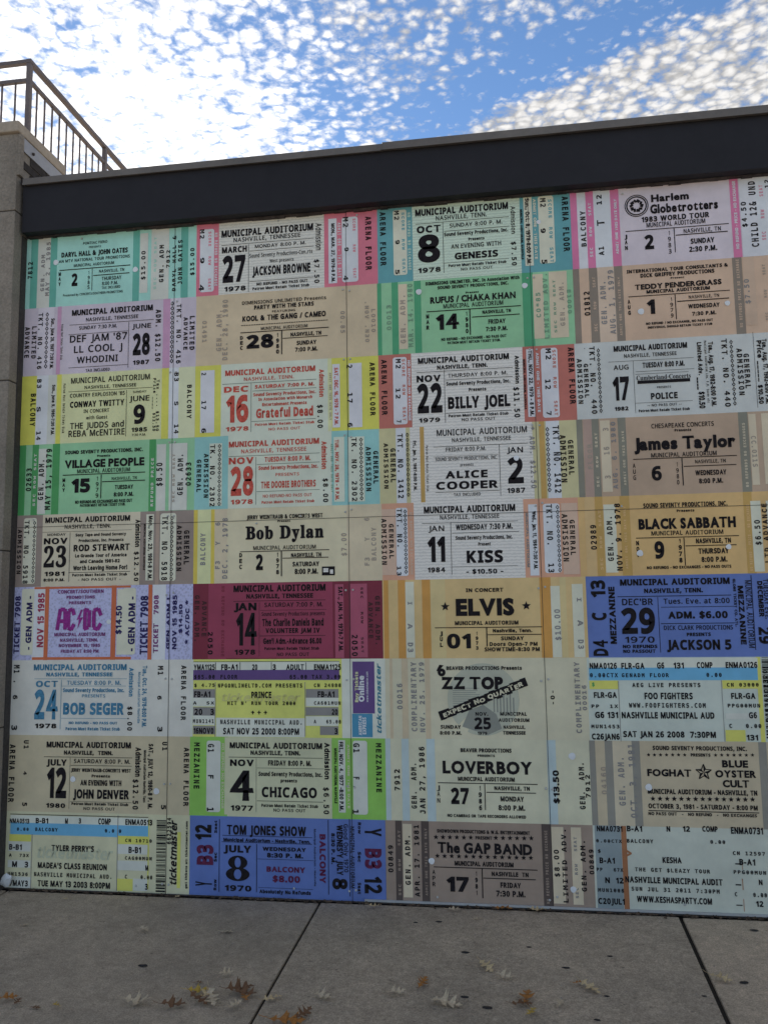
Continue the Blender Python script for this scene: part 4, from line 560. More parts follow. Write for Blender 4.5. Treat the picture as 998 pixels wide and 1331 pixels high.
{"x":-2.047,"z":0.994,"w":1.293,"h":0.497,"c":"tmyellow","l":"yellow and white computer printed ticket with a purple band across the top","e":[["R",1,0,0,19,497,"","tmwhite","stub_panel"],["R",2,17,428,998,480,"","tmwhite","stub_panel"],["R",2,18,363,997,428,"","violet","stripe"],["R",2,19,249,167,305,"","midgrey","stub_panel"],["R",2,20,193,168,249,"","tmwhite","stub_panel"],["R",2,20,135,168,189,"","midgrey","stub_panel"],["R",2,21,73,169,135,"","tmwhite","stub_panel"],["R",2,22,16,169,69,"","midgrey","stub_panel"],["R",2,177,2,769,122,"","tmwhite","stub_panel"],["R",2,777,251,991,306,"","midgrey","stub_panel"],["R",2,777,196,991,251,"","tmwhite","stub_panel"],["R",2,776,138,990,192,"","midgrey","stub_panel"],["R",2,776,75,990,135,"","tmwhite","stub_panel"],["R",2,869,18,989,73,"","midgrey","stub_panel"],["R",1,1013,0,1294,497,"","tmwhite","stub_panel"],["R",2,1083,154,1225,479,"","violet","stripe"],["R",2,1078,7,1209,152,"","bluebox","stripe"],["R",3,169,2,173,350,"","midgrey","rule"],["R",3,770,7,774,350,"","midgrey","rule"],["R",3,17,480,998,483,"","ink","rule"],["T","YMA1125",22,428,166,465,"c","ink",""],["T","FB-A1",210,428,322,465,"c","ink",""],["T","20",419,427,455,464,"c","ink",""],["T","3",557,427,579,464,"c","ink",""],["T","ADULT",648,427,766,463,"c","ink",""],["T","ENMA1125",832,426,1008,463,"c","ink",""],["R",3,336,428,340,477,"","ink","rule"],["R",3,547,427,551,476,"","ink","rule"],["R",3,169,428,173,477,"","ink","rule"],["R",3,777,426,781,475,"","ink","rule"],["T","$65.00",26,371,166,397,"m","ink",""],["T","FLOOR",205,371,319,397,"m","ink",""],["T","65.00 TAX 3.00",671,370,1005,396,"m","ink",""],["T","$ 4.75",27,319,167,341,"m","ink",""],["T","NPGONLINELTD.COM PRESENTS",189,315,754,341,"m","ink",""],["T","CN 24988",831,318,1007,341,"m","ink",""],["T","ticketmaster",206,227,733,277,"bi","tmgrey",""],["T","PRINCE",415,248,549,289,"c","ink","performer_name"],["T","HIT N' RUN TOUR 2000",254,204,709,227,"m","ink",""],["T","+ + +",412,141,522,172,"b","ink",""],["T","NASHVILLE MUNICIPAL AUD.",207,81,754,110,"m","ink",""],["T","SAT NOV 25 2000 8:00PM",226,17,732,58,"c","ink",""],["T","FB-A1",27,252,137,291,"c","ink",""],["T","A  SX",22,206,162,226,"m","ink",""],["T","20   3",29,139,163,178,"c","ink",""],["T","MUN1141",21,87,163,112,"m","ink",""],["T","16NOV0",25,19,161,57,"c","ink",""],["T","FB-A1",855,254,965,292,"c","ink",""],["T","CA601MUN",831,207,1004,229,"m","ink",""],["T","20",946,144,985,180,"c","ink",""],["T","A   65.00",830,90,1005,113,"m","ink",""],["T","3",963,24,984,62,"c","ink",""],["U","Buy Tickets",1098,224,1119,415,"b","paleyellow",""],["U","Online",1122,227,1158,390,"b","stubwhite",""],["U","www.ticketmaster.com",1170,225,1184,415,"s","stubwhite",""],["U","ticketmaster",1237,24,1266,460,"bi","tmblue",""],["U","AMERICAN",1119,19,1141,139,"b","stubwhite",""],["U","EXPRESS",1145,25,1168,130,"b","stubwhite",""]]},
{"x":-0.754,"z":0.994,"w":1.252,"h":0.497,"c":"ivory","l":"ivory ticket with a round grey scene and a slanted black banner, seventh row","e":[["R",1,29,0,48,497,"","iv2","stripe"],["R",1,106,0,146,497,"","iv2","stripe"],["R",1,254,0,286,497,"","iv2","stripe"],["U","00016",75,181,109,340,"m","grey",""],["U","COMPLIMENTARY",165,45,199,473,"m","grey",""],["U","NOV. 25. 1979",218,41,249,473,"m","grey",""],["ZC","",429,22,800,465,"","iv3","round_picture"],["BIRD","",324,384,389,457,"","ink","emblem"],["T","BEAVER PRODUCTIONS Presents",390,424,858,447,"b","ink",""],["T","ZZ TOP",356,304,740,382,"z","ink","performer_name"],["ZB","",333,115,892,371,"","ink","slanted_banner"],["T","NOV.",564,144,643,166,"w","ink",""],["T","25",555,61,658,133,"f","ink","date_number"],["T","1979",574,28,633,47,"b","ink",""],["T","SUNDAY",346,63,472,86,"w","ink",""],["T","8:00 P.M.",341,27,476,49,"w","ink",""],["T","MUNICIPAL",716,145,879,167,"w","ink",""],["T","AUDITORIUM",705,108,893,129,"w","ink",""],["T","NASHVILLE,",734,66,866,86,"b","ink",""],["T","TENNESSEE",730,31,867,52,"b","ink",""],["U","-0-",1026,211,1051,302,"m","ink",""],["U","COMPLIMENTARY",1174,43,1206,469,"m","grey",""],["U","00016",1217,180,1242,330,"m","grey",""]]},
{"x":0.498,"z":0.994,"w":1.302,"h":0.497,"c":"tmwhite2","l":"pale computer printed ticket with a bright blue band, seventh row, right edge","e":[["R",2,14,433,993,491,"","tmwhite","stub_panel"],["R",2,11,360,989,435,"","skyband","stripe"],["R",2,10,307,182,358,"","tmyellow2","stripe"],["R",2,785,310,994,360,"","tmyellow2","stripe"],["R",2,786,2,899,69,"","tmyellow2","stripe"],["R",2,792,131,974,166,"","stubgrey","stub_panel"],["R",1,984,0,1009,497,"","tmyellow2","stripe"],["T","NMA0126",16,428,178,465,"c","ink",""],["T","FLR-GA",204,427,341,464,"c","ink",""],["T","G6",414,429,456,466,"c","ink",""],["T","131",510,429,570,465,"c","ink",""],["T","COMP",645,431,735,467,"c","ink",""],["T","ENMA0126",810,431,990,467,"c","ink",""],["T","0.00CTX",16,378,180,403,"m","ink",""],["T","GENADM FLOOR",204,378,479,402,"m","ink",""],["T","0.00",697,379,784,403,"m","ink",""],["T","AEG LIVE PRESENTS",265,319,659,344,"m","ink",""],["T","FOO FIGHTERS",332,247,611,286,"c","ink","performer_name"],["T","WWW.FOOFIGHTERS.COM",240,197,682,225,"m","ink",""],["T","NASHVILLE MUNICIPAL AUD",193,133,729,171,"c","ink",""],["T","SAT JAN 26 2008  7:30PM",197,22,731,58,"c","ink",""],["T","FLR-GA",34,254,170,289,"c","ink",""],["T","PP  1X",17,194,172,215,"m","ink",""],["T","G6 131",36,134,172,171,"c","ink",""],["T","MUN1453",12,73,176,95,"m","ink",""],["T","C26JAN6",12,6,175,42,"c","ink",""],["R",3,180,-4,184,354,"","midgrey","rule"],["R",3,779,-1,782,360,"","midgrey","rule"],["T","$",25,324,42,347,"m","deepgreen",""],["T","CN 03000",810,322,990,344,"m","ink",""],["T","FLR-GA",831,250,968,285,"c","ink",""],["T","PPG00MUN",808,200,991,222,"m","ink",""],["T","G6",924,137,969,173,"c","ink",""],["T","C   0.00",810,81,990,105,"m","ink",""],["T","131",903,9,968,42,"c","ink",""],["U","00836302320",1016,120,1044,418,"m","ink",""],["B","",1016,22,1077,501,"","ink","barcode"]]},
{"x":-3.332,"z":0.497,"w":1.286,"h":0.497,"c":"parchment","l":"parchment ticket dated July 12 1980 in thin black figures, eighth row at the left edge","e":[["D","ARENA FLOOR",15,58,56,433,"m","ink",""],["D","U1",116,407,151,463,"m","ink",""],["D","4",120,237,143,259,"m","ink",""],["D","5",119,34,153,58,"m","ink",""],["T","MUNICIPAL AUDITORIUM",281,417,879,456,"b","ink","venue_name"],["T","NASHVILLE,  TENN.",407,372,753,399,"b","ink",""],["R",3,264,355,890,358,"","ink","rule"],["R",3,452,23,454,355,"","ink","rule"],["T","JULY",285,300,429,341,"w","ink","month_name"],["T","12",290,90,430,287,"b","ink","date_number"],["T","1980",289,28,426,57,"w","ink","year_number"],["T","SATURDAY 8:00 P. M.",480,318,876,345,"s","ink",""],["R",3,457,302,888,305,"","ink","rule"],["T","JERRY WEINTRAUB-CONCERTS WEST",462,262,883,285,"b","ink",""],["T","Presents",608,228,738,246,"b","ink",""],["T","AN EVENING WITH",530,175,818,211,"b","ink",""],["T","JOHN DENVER",481,91,872,150,"b","ink","performer_name"],["R",3,460,70,893,72,"","ink","rule"],["T","Patron Must Retain Ticket Stub",471,49,868,66,"b","ink",""],["T","NO PASS OUT",557,19,777,37,"s","ink",""],["D","Admission",912,237,951,425,"b","ink",""],["D","$12.50",899,29,936,220,"m","ink",""],["D","SAT., JULY 12, 1980-8 P. M.",1003,35,1034,448,"b","ink",""],["D","Municipal Auditorium Nashville, Tenn",970,75,987,407,"b","ink",""],["D","U1",1097,406,1130,462,"m","ink",""],["D","5",1095,33,1128,62,"m","ink",""],["D","ARENA FLOOR",1246,58,1281,425,"m","ink",""],["P","",1041,128,1082,166,"","holewhite","punch_hole"],["P","",458,197,495,231,"","holewhite","punch_hole"]]},
{"x":-2.046,"z":0.497,"w":1.287,"h":0.497,"c":"lime","l":"lime green ticket with a heavy 4 for November 1977, eighth row","e":[["R",1,256,0,943,497,"","palelime","stub_panel"],["O",2,114,24,209,473,"","stubgrey","stub_panel"],["R",2,986,40,1030,484,"","stubgrey","stub_panel"],["O",2,1079,30,1171,482,"","stubgrey","stub_panel"],["R",1,236,11,271,495,"","palelime","stub_panel"],["D","MEZZANINE",29,168,67,459,"m","ink",""],["D","G1",123,399,164,452,"m","ink",""],["D","F",125,232,163,257,"m","ink",""],["D","1",119,28,165,53,"m","ink",""],["D","NO REFUND NO EXCHANGE",217,48,233,457,"b","palelime",""],["T","MUNICIPAL AUDITORIUM",270,426,881,464,"b","ink","venue_name"],["T","NASHVILLE, TENN.",410,386,739,414,"b","ink",""],["R",3,265,369,885,372,"","ink","rule"],["R",3,447,31,449,365,"","ink","rule"],["T","NOV",273,315,432,356,"w","ink","month_name"],["T","4",271,99,432,287,"f","ink","date_number"],["T","1977",278,37,427,70,"w","ink","year_number"],["T","FRIDAY 8:00 P. M.",527,321,811,354,"c","ink",""],["R",3,453,304,892,306,"","ink","rule"],["T","Sound Seventy Productions, Inc.",464,255,880,282,"b","ink",""],["T","presents",610,218,717,239,"b","ink",""],["T","CHICAGO",485,124,845,188,"c","ink","performer_name"],["R",3,453,99,886,102,"","ink","rule"],["T","Patron Must Retain Ticket Stub",483,64,852,83,"b","ink",""],["T","NO PASS OUT",562,36,772,55,"s","ink",""],["D","Admission",896,241,930,468,"b","ink",""],["D","$6.50",889,28,923,192,"m","ink",""],["D","MUNICIPAL AUDITORIUM, NASHVILLE",959,95,976,434,"b","ink",""],["D","FRI., NOV. 4, 1977 -8:00 P.M.",991,50,1017,474,"b","ink",""],["D","G1",1083,408,1122,466,"m","ink",""],["D","F .",1081,191,1119,260,"m","ink",""],["D","1",1074,33,1112,61,"m","ink",""],["D","ADMIT ONE THIS DATE",1043,66,1058,459,"b","palelime",""],["D","MEZZANINE",1227,167,1261,467,"m","ink",""]]},
{"x":-0.759,"z":0.497,"w":1.25,"h":0.497,"c":"ivory2","l":"ivory and light blue striped ticket with a figure 27 for January 1986","e":[["R",1,0,0,32,497,"","paleblue","stripe"],["R",1,103,0,148,497,"","paleblue","stripe"],["R",1,259,0,311,497,"","paleblue","stripe"],["R",1,997,0,1050,497,"","paleblue","stripe"],["U","7912",55,181,89,310,"m","ink",""],["U","GEN.  ADM.",160,74,193,351,"m","ink",""],["U","JAN 27, 1986",212,43,246,449,"m","ink",""],["T","BEAVER PRODUCTIONS",471,419,783,443,"b","ink",""],["T","PRESENTS",575,392,681,406,"b","ink",""],["T","LOVERBOY",358,289,905,366,"k","ink","performer_name"],["T","MUNICIPAL AUDITORIUM",451,246,797,271,"b","ink",""],["R",3,326,230,934,235,"","ink","rule"],["C","JAN",320,102,338,217,"s","ink","lettering"],["T","27",405,106,515,204,"b","ink","date_number"],["C","1986",576,63,594,219,"b","ink","lettering"],["R",3,612,74,617,232,"","ink","rule"],["T","NASHVILLE, TN",672,194,886,218,"b","ink",""],["R",3,623,178,923,183,"","ink","rule"],["T","MONDAY",708,128,849,158,"c","ink",""],["T","8:00 P.M.",694,75,854,106,"c","ink",""],["T","NO CAMERAS OR TAPE RECORDERS ALLOWED",381,29,858,47,"b","ink",""],["U","$13.50",1027,122,1063,318,"b","ink",""],["U","GEN.  ADM.",1182,92,1214,367,"m","ink",""],["U","7912",1219,160,1246,294,"m","ink",""],["P","",1125,382,1167,424,"","holewhite","punch_hole"]]},
{"x":0.491,"z":0.497,"w":1.299,"h":0.497,"c":"oat","l":"oat coloured ticket with a big faceted star and two rows of small stars","e":[["R",1,0,0,35,497,"","oatgrey","stripe"],["R",1,92,0,137,497,"","oatgrey","stripe"],["R",1,137,0,250,497,"","oat2","stub_panel"],["R",1,250,0,296,497,"","oatgrey","stripe"],["R",1,973,0,1018,497,"","oatgrey","stripe"],["U","04160",63,182,95,342,"m","faint2",""],["U","GEN. ADM.",163,118,200,402,"m","grey",""],["U","OCT. 3, 1981",227,49,266,479,"m","grey",""],["T","SOUND SEVENTY PRODUCTIONS, INC.",371,445,908,470,"c","ink",""],["S","",334,405,357,428,"","ink","star"],["S","",368,405,392,428,"","ink","star"],["S","",403,405,426,429,"","ink","star"],["S","",438,406,461,429,"","ink","star"],["S","",473,406,496,430,"","ink","star"],["S","",507,407,530,430,"","ink","star"],["S","",542,407,565,430,"","ink","star"],["T","PRESENTS",588,410,700,428,"b","ink",""],["S","",718,408,741,431,"","ink","star"],["S","",753,409,775,432,"","ink","star"],["S","",787,409,810,432,"","ink","star"],["S","",822,409,845,433,"","ink","star"],["S","",857,410,879,433,"","ink","star"],["S","",891,410,914,433,"","ink","star"],["S","",926,411,948,434,"","ink","star"],["T","FOGHAT",333,292,586,334,"k","ink","performer_name"],["S","",611,273,702,366,"","ink","star"],["T","BLUE",763,349,909,391,"k","ink","performer_name"],["T","OYSTER",721,291,950,333,"k","ink","performer_name"],["T","CULT",760,235,909,277,"k","ink","performer_name"],["T","MUNICIPAL AUDITORIUM - NASHVILLE, TN",330,190,950,219,"b","ink",""],["S","",342,146,374,178,"","ink","star"],["S","",383,146,415,179,"","ink","star"],["S","",424,147,456,179,"","ink","star"],["S","",464,147,496,180,"","ink","star"],["S","",505,148,537,180,"","ink","star"],["S","",545,148,577,180,"","ink","star"],["S","",586,148,618,181,"","ink","star"],["S","",626,149,658,181,"","ink","star"],["S","",666,149,698,181,"","ink","star"],["S","",706,150,738,182,"","ink","star"],["S","",746,150,778,182,"","ink","star"],["S","",786,150,818,182,"","ink","star"],["S","",826,151,858,183,"","ink","star"],["S","",866,151,897,183,"","ink","star"],["S","",906,152,937,184,"","ink","star"],["T","OCTOBER 3, 1981 - SATURDAY - 8:00 PM",330,106,947,134,"c","ink",""],["R",3,329,90,954,95,"","ink","rule"],["T","NO PASS OUT   -   NO REFUND   -   NO EXCHANGES",328,67,940,85,"c","ink",""],["P","",317,208,357,248,"","holewhite","punch_hole"]]},
{"x":-3.324,"z":0.008,"w":1.283,"h":0.489,"c":"palegreen","l":"pale computer printed ticket with a blue band and black barcode, bottom left corner","e":[["R",2,29,412,1000,464,"","tmwhite","stub_panel"],["R",2,31,341,1001,416,"","skyband","stripe"],["R",2,26,296,182,341,"","tmyellow2","stripe"],["R",2,22,232,181,296,"","stubgrey","stub_panel"],["R",2,21,129,184,176,"","stubgrey","stub_panel"],["R",2,17,2,188,72,"","stubgrey","stub_panel"],["R",2,792,298,1000,350,"","tmyellow2","stripe"],["R",2,793,135,1000,195,"","stubgrey","stub_panel"],["R",2,792,7,902,82,"","tmyellow2","stripe"],["R",2,902,11,1002,86,"","stubgrey","stub_panel"],["R",2,791,237,998,298,"","stubgrey","stub_panel"],["R",3,27,468,1000,472,"","ink","rule"],["R",1,999,23,1008,454,"","tmyellow2","stripe"],["R",1,1200,37,1223,383,"","tmyellow2","stripe"],["T","NMA0513",25,411,166,442,"c","ink",""],["T","B-B1",212,415,301,449,"c","ink",""],["T","M",421,417,441,451,"c","ink",""],["T","3",517,420,534,454,"c","ink",""],["T","COMP",655,418,742,457,"c","ink",""],["T","ENMA0513",843,420,1028,456,"c","ink",""],["T","0.00",79,364,163,385,"m","ink",""],["T","BALCONY",211,365,369,388,"m","ink",""],["T","0.0 0",702,368,816,390,"m","ink",""],["T","CN 10710",845,312,1027,333,"m","ink",""],["T","ticketmaster",222,195,753,269,"bi","tmgrey2",""],["T","TYLER PERRY'S",330,242,629,280,"c","ink","performer_name"],["T","MADEA'S CLASS REUNION",237,130,721,168,"c","ink","performer_name"],["T","NASHVILLE MUNICIPAL AUD.",213,78,759,105,"m","ink",""],["T","TUE MAY 13 2003 8:00PM",238,16,746,54,"c","ink",""],["T","B-B1",28,241,118,277,"c","ink",""],["T","A  73X",30,197,169,217,"m","ink",""],["T","M   3",53,131,168,168,"c","ink",""],["T","UN1536",24,77,167,99,"m","ink",""],["T","17MAY3",23,11,170,49,"c","ink",""],["T","B-B1",869,244,954,283,"c","ink",""],["T","CAG00MUN",845,202,1029,223,"m","ink",""],["T","M",986,138,1006,171,"c","ink",""],["T","C    0.00",847,84,1034,108,"m","ink",""],["T","3",986,19,1005,57,"c","ink",""],["R",3,188,-1,192,345,"","midgrey","rule"],["R",3,789,7,794,477,"","midgrey","rule"],["B","",1059,9,1122,455,"","ink","barcode"],["U","6622594",1130,307,1158,470,"m","ink",""],["U","ticketmaster",1151,50,1198,450,"bi","ink",""],["U","get tickets at: ticketmaster.com",1255,36,1270,452,"b","ink",""]]},
{"x":-2.04,"z":0.008,"w":1.274,"h":0.489,"c":"royal","l":"royal blue ticket with a fat curly 8 and red seat codes, bottom row","e":[["U","Y",41,56,152,84,"b","ink",""],["U","B3",49,186,159,310,"b","darkred",""],["U","12",37,339,145,434,"b","ink",""],["U","Seat",165,384,183,462,"b","ink",""],["U","Sec",164,207,183,264,"b","ink",""],["U","Row",163,33,182,100,"b","ink",""],["R",3,197,24,201,471,"","ink","rule"],["T","TOM JONES SHOW",248,378,768,437,"c","ink","performer_name"],["R",3,219,370,809,373,"","ink","rule"],["T","Municipal Auditorium - Nashville, Tenn.",227,335,796,356,"b","ink",""],["R",3,214,330,806,333,"","ink","rule"],["T","JULY",228,268,411,312,"w","ink","month_name"],["E8","",239,94,404,249,"","ink","date_number"],["T","1970",235,33,412,68,"w","ink","year_number"],["R",3,444,31,448,323,"","ink","rule"],["T","WEDNESDAY",485,284,767,308,"w","ink",""],["T","8:30 P. M.",514,244,749,272,"b","ink",""],["R",3,451,232,816,234,"","ink","rule"],["T","BALCONY",511,157,761,190,"b","darkred",""],["T","$8.00",551,96,728,136,"b","darkred",""],["R",3,457,59,810,61,"","ink","rule"],["T","Absolutely No Refunds",465,26,797,48,"b","ink",""],["D","Municipal Auditorium - Nashville",819,80,831,425,"s","ink",""],["D","BALCONY",855,99,893,395,"b","darkred",""],["R",3,909,33,913,482,"","ink","rule"],["D","8:30 P. M.",930,216,953,403,"b","ink",""],["D","WEDNES'Y JULY",965,151,1004,453,"b","ink",""],["D","8",936,66,1030,132,"f","ink",""],["D","Good Only 1970",1010,170,1037,460,"s","ink",""],["R",3,1045,26,1049,491,"","ink","rule"],["D","MUNICIPAL AUDITORIUM",1052,76,1077,446,"s","ink",""],["D","Row",1101,402,1120,472,"b","ink",""],["D","Sec",1098,233,1118,295,"b","ink",""],["D","Seat",1096,42,1116,111,"b","ink",""],["D","Y",1143,391,1249,439,"c","ink",""],["D","B3",1143,196,1247,316,"b","darkred",""],["D","12",1139,49,1247,151,"c","ink",""]]},
{"x":-0.767,"z":0.008,"w":1.258,"h":0.489,"c":"taupe","l":"taupe brown ticket with dark stripes, rows of small stars and a heavy 17","e":[["R",1,63,0,104,489,"","darktaupe","stripe"],["R",2,109,34,166,470,"","stubtan","stub_panel"],["R",1,224,0,272,489,"","darktaupe","stripe"],["R",1,956,0,1009,489,"","darktaupe","stripe"],["R",2,1014,31,1085,474,"","stubtan","stub_panel"],["R",2,1129,29,1189,474,"","stubtan","stub_panel"],["U","00849",16,179,47,340,"m","ink",""],["U","SEC   ROW   SEAT",78,45,94,429,"m","taupe",""],["U","GEN. ADM.",122,108,154,405,"m","ink",""],["U","APR. 17. 1981",179,43,210,466,"m","ink",""],["U","ADMIT ONE THIS DATE ONLY",244,51,259,445,"m","taupe",""],["T","SHOWDOWN PRODUCTIONS & W.G. ENTERTAINMENT",322,423,886,444,"b","ink",""],["S","",298,380,332,412,"","ink","star"],["S","",341,380,375,413,"","ink","star"],["S","",384,381,418,413,"","ink","star"],["S","",427,382,460,414,"","ink","star"],["S","",470,382,503,414,"","ink","star"],["S","",512,383,545,415,"","ink","star"],["T","PRESENT",557,389,658,408,"b","ink",""],["S","",664,385,697,417,"","ink","star"],["S","",707,385,740,417,"","ink","star"],["S","",750,386,782,418,"","ink","star"],["S","",792,387,825,418,"","ink","star"],["S","",835,387,867,419,"","ink","star"],["S","",877,388,910,420,"","ink","star"],["T","The GAP BAND",323,304,896,368,"k","ink","performer_name"],["S","",305,269,338,301,"","ink","star"],["S","",349,269,382,301,"","ink","star"],["S","",393,270,426,302,"","ink","star"],["S","",437,270,470,302,"","ink","star"],["S","",481,271,514,302,"","ink","star"],["S","",525,271,558,303,"","ink","star"],["S","",568,271,601,303,"","ink","star"],["S","",612,272,645,303,"","ink","star"],["S","",655,272,688,304,"","ink","star"],["S","",699,272,731,304,"","ink","star"],["S","",742,273,774,304,"","ink","star"],["S","",785,273,817,305,"","ink","star"],["S","",828,273,860,305,"","ink","star"],["S","",871,274,903,305,"","ink","star"],["T","MUNICIPAL AUDITORIUM",426,231,782,259,"b","ink",""],["R",3,297,217,924,222,"","ink","rule"],["C","APR",288,96,306,202,"s","ink","lettering"],["T","17",372,78,509,166,"x","ink","date_number"],["C","1981",549,53,564,202,"b","ink","lettering"],["R",3,589,46,595,219,"","ink","rule"],["T","NASHVILLE  TN",649,177,869,203,"b","ink",""],["R",3,598,161,912,166,"","ink","rule"],["T","FRIDAY",700,111,822,142,"c","ink",""],["T","7:30 P.M.",673,60,847,94,"c","ink",""],["U","NO REFUNDS PRICE NO EXCHANGE",972,30,989,451,"m","taupe",""],["U","$8.00",1024,185,1054,341,"m","ink",""],["U","LIMITED ADV.",1071,39,1100,466,"m","ink",""],["U","SEC   ROW   SEAT",1144,66,1161,419,"m","grey",""],["U","GEN. ADM.",1181,106,1210,402,"m","ink",""],["U","00849",1230,206,1257,349,"m","ink",""],["P","",266,235,304,272,"","holewhite","punch_hole"],["P","",1113,98,1149,134,"","holewhite","punch_hole"]]},
{"x":0.491,"z":0.008,"w":1.289,"h":0.489,"c":"tmblueish","l":"pale blue computer printed ticket with a thin orange strip, bottom right corner","e":[["R",1,12,0,163,489,"","bluegrey","stub_panel"],["R",1,165,0,195,489,"","rust","stripe"],["T",">",188,305,220,362,"b","rust",""],["T","NMA0731",24,455,173,488,"c","ink",""],["T","B-A1",199,459,287,492,"c","ink",""],["T","N",427,463,448,495,"c","ink",""],["T","12",519,465,560,497,"c","ink",""],["T","COMP",630,468,716,500,"c","ink",""],["T","ENMA0731",790,460,968,499,"c","ink",""],["T","0.00CTX",18,391,165,410,"m","ink",""],["T","BALCONY",196,394,346,416,"m","ink",""],["T","0.00",671,401,754,422,"m","ink",""],["T","KESHA",395,284,503,318,"c","ink","performer_name"],["T","THE GET $LEAZY TOUR",236,232,659,254,"m","ink",""],["T","NASHVILLE MUNICIPAL AUDIT",176,167,727,202,"c","ink",""],["T","SUN JUL 31 2011 7:30PM",210,121,706,144,"m","ink",""],["T","WWW.KESHASPARTY.COM",238,58,661,93,"c","ink",""],["T","$",25,332,42,352,"m","ink",""],["T","B-A1",32,271,121,305,"c","ink",""],["T","PP   67X",14,226,165,246,"m","ink",""],["T","N  12",60,159,166,192,"c","ink",""],["T","MUN1006",18,108,166,129,"m","ink",""],["T","C20JUL1",15,39,168,73,"c","ink",""],["T","CN 12597",793,341,971,362,"m","ink",""],["T","B-A1",826,285,914,320,"c","ink",""],["T","PPG00MUN",791,235,970,256,"m","ink",""],["T","N",927,177,947,207,"c","ink",""],["T","C    0.00",790,110,967,133,"m","ink",""],["T","12",904,56,944,88,"c","ink",""],["R",3,803,288,839,295,"","ink","rule"],["R",3,798,171,829,178,"","ink","rule"],["R",3,795,58,829,64,"","ink","rule"],["R",3,841,259,844,310,"","rust","rule"],["R",3,836,147,840,209,"","rust","rule"],["R",3,836,27,839,97,"","rust","rule"]]}]''')
def serif(ch):
    """bold serif letter forms"""
    if 'A' <= ch <= 'Z': return chr(0x1D400 + ord(ch) - 65)
    if 'a' <= ch <= 'z': return chr(0x1D41A + ord(ch) - 97)
    if '0' <= ch <= '9': return chr(0x1D7CE + ord(ch) - 48)
    return ch
need = set()
for t in DATA:
    for e in t['e']:
        if e[0] in 'UD' and e[6] == 'm': need.add(('O', 'm'))
        if e[0] in 'TUDC' and isinstance(e[1], str) and len(e[0]) == 1:
            for ch in e[1]:
                if ch != ' ':
                    need.add((ch, e[6]))
for ch in 'EXPECTNOQUARTER':
    need.add((ch, 'b'))
for s in STY:
    need.add(('H', s))
gl_obj = {}
tmp = bpy.data.collections.new('glyph_source')
COL.children.link(tmp)
for (ch, s) in sorted(need):
    font, off, shear, res = STY[s]
    c = bpy.data.curves.new('glyph', 'FONT')
    if font: c.font = font
    c.body = serif(ch) if s in 'yqv' and font else ch
    c.resolution_u = res
    o = bpy.data.objects.new('glyph', c)
    tmp.objects.link(o)
    gl_obj[(ch, s)] = o
bpy.context.view_layer.update()
dg = bpy.context.evaluated_depsgraph_get()
GL = {}
for key, o in gl_obj.items():
    ev = o.evaluated_get(dg)
    me = ev.to_mesh()
    vs = [(v.co.x, v.co.y) for v in me.vertices]
    fs = [tuple(p.vertices) for p in me.polygons]
    # keep the printed side facing the street
    ev.to_mesh_clear()
    if vs:
        area = lambda p, f: sum(p[f[i]][0] * p[f[(i + 1) % len(f)]][1] - p[f[(i + 1) % len(f)]][0] * p[f[i]][1] for i in range(len(f)))
        v0 = vs
        vs = grow(vs, fs, STY[key[1]][1])
        fs = [f for f in fs if area(v0, f) * area(vs, f) > 0]
        x0 = min(v[0] for v in vs); x1 = max(v[0] for v in vs)
        sh = STY[key[1]][2]
        vs = [(v[0] - x0 + sh * v[1], v[1]) for v in vs]
        GL[key] = (vs, fs, x1 - x0)
for o in list(gl_obj.values()):
    c = o.data
    bpy.data.objects.remove(o); bpy.data.curves.remove(c)
bpy.data.collections.remove(tmp)
CAP = {s: max(v[1] for v in GL[('H', s)][0]) for s in STY}
CAPB = {s: min(v[1] for v in GL[('H', s)][0]) for s in STY}
def layout(text, s):
    """glyph runs: list of (char, x), total width; fixed pitch for typewriter lettering"""
    out, x = [], 0.0
    mono = s == 'm'
    track = {'s': 0.085, 'b': 0.055, 'c': 0.07, 'w': 0.075, 'f': 0.045, 'x': 0.05, 'bi': 0.03, 'y': 0.04, 'q': 0.06, 'z': 0.03, 'v': 0.04, 'g': 0.04, 'h': 0.07, 'k': 0.05}.get(s, 0)
    prev = ''
    for ch in text:
        if not mono and prev and ((prev in 'AKLRFP' and ch in 'AVWTYJ') or (prev in 'VWTYJ' and ch in 'AJaeo')) and prev != ch:
            x -= 0.07
        prev = ch
        if mono:
            g = GL.get((ch, s))
            if g: out.append((ch, x + (0.602 - g[2]) / 2))
            x += 0.602
        elif ch == ' ':
            x += 0.26
        else:
            g = GL.get((ch, s))
            if not g: continue
            out.append((ch, x)); x += g[2] + track
    if mono:
        x -= 0.602 - GL[('H', s)][2]
        out = [(c, xx - (0.602 - GL[('H', s)][2]) / 2) for c, xx in out]
    else:
        x -= track
    return out, max(x, 0.05)
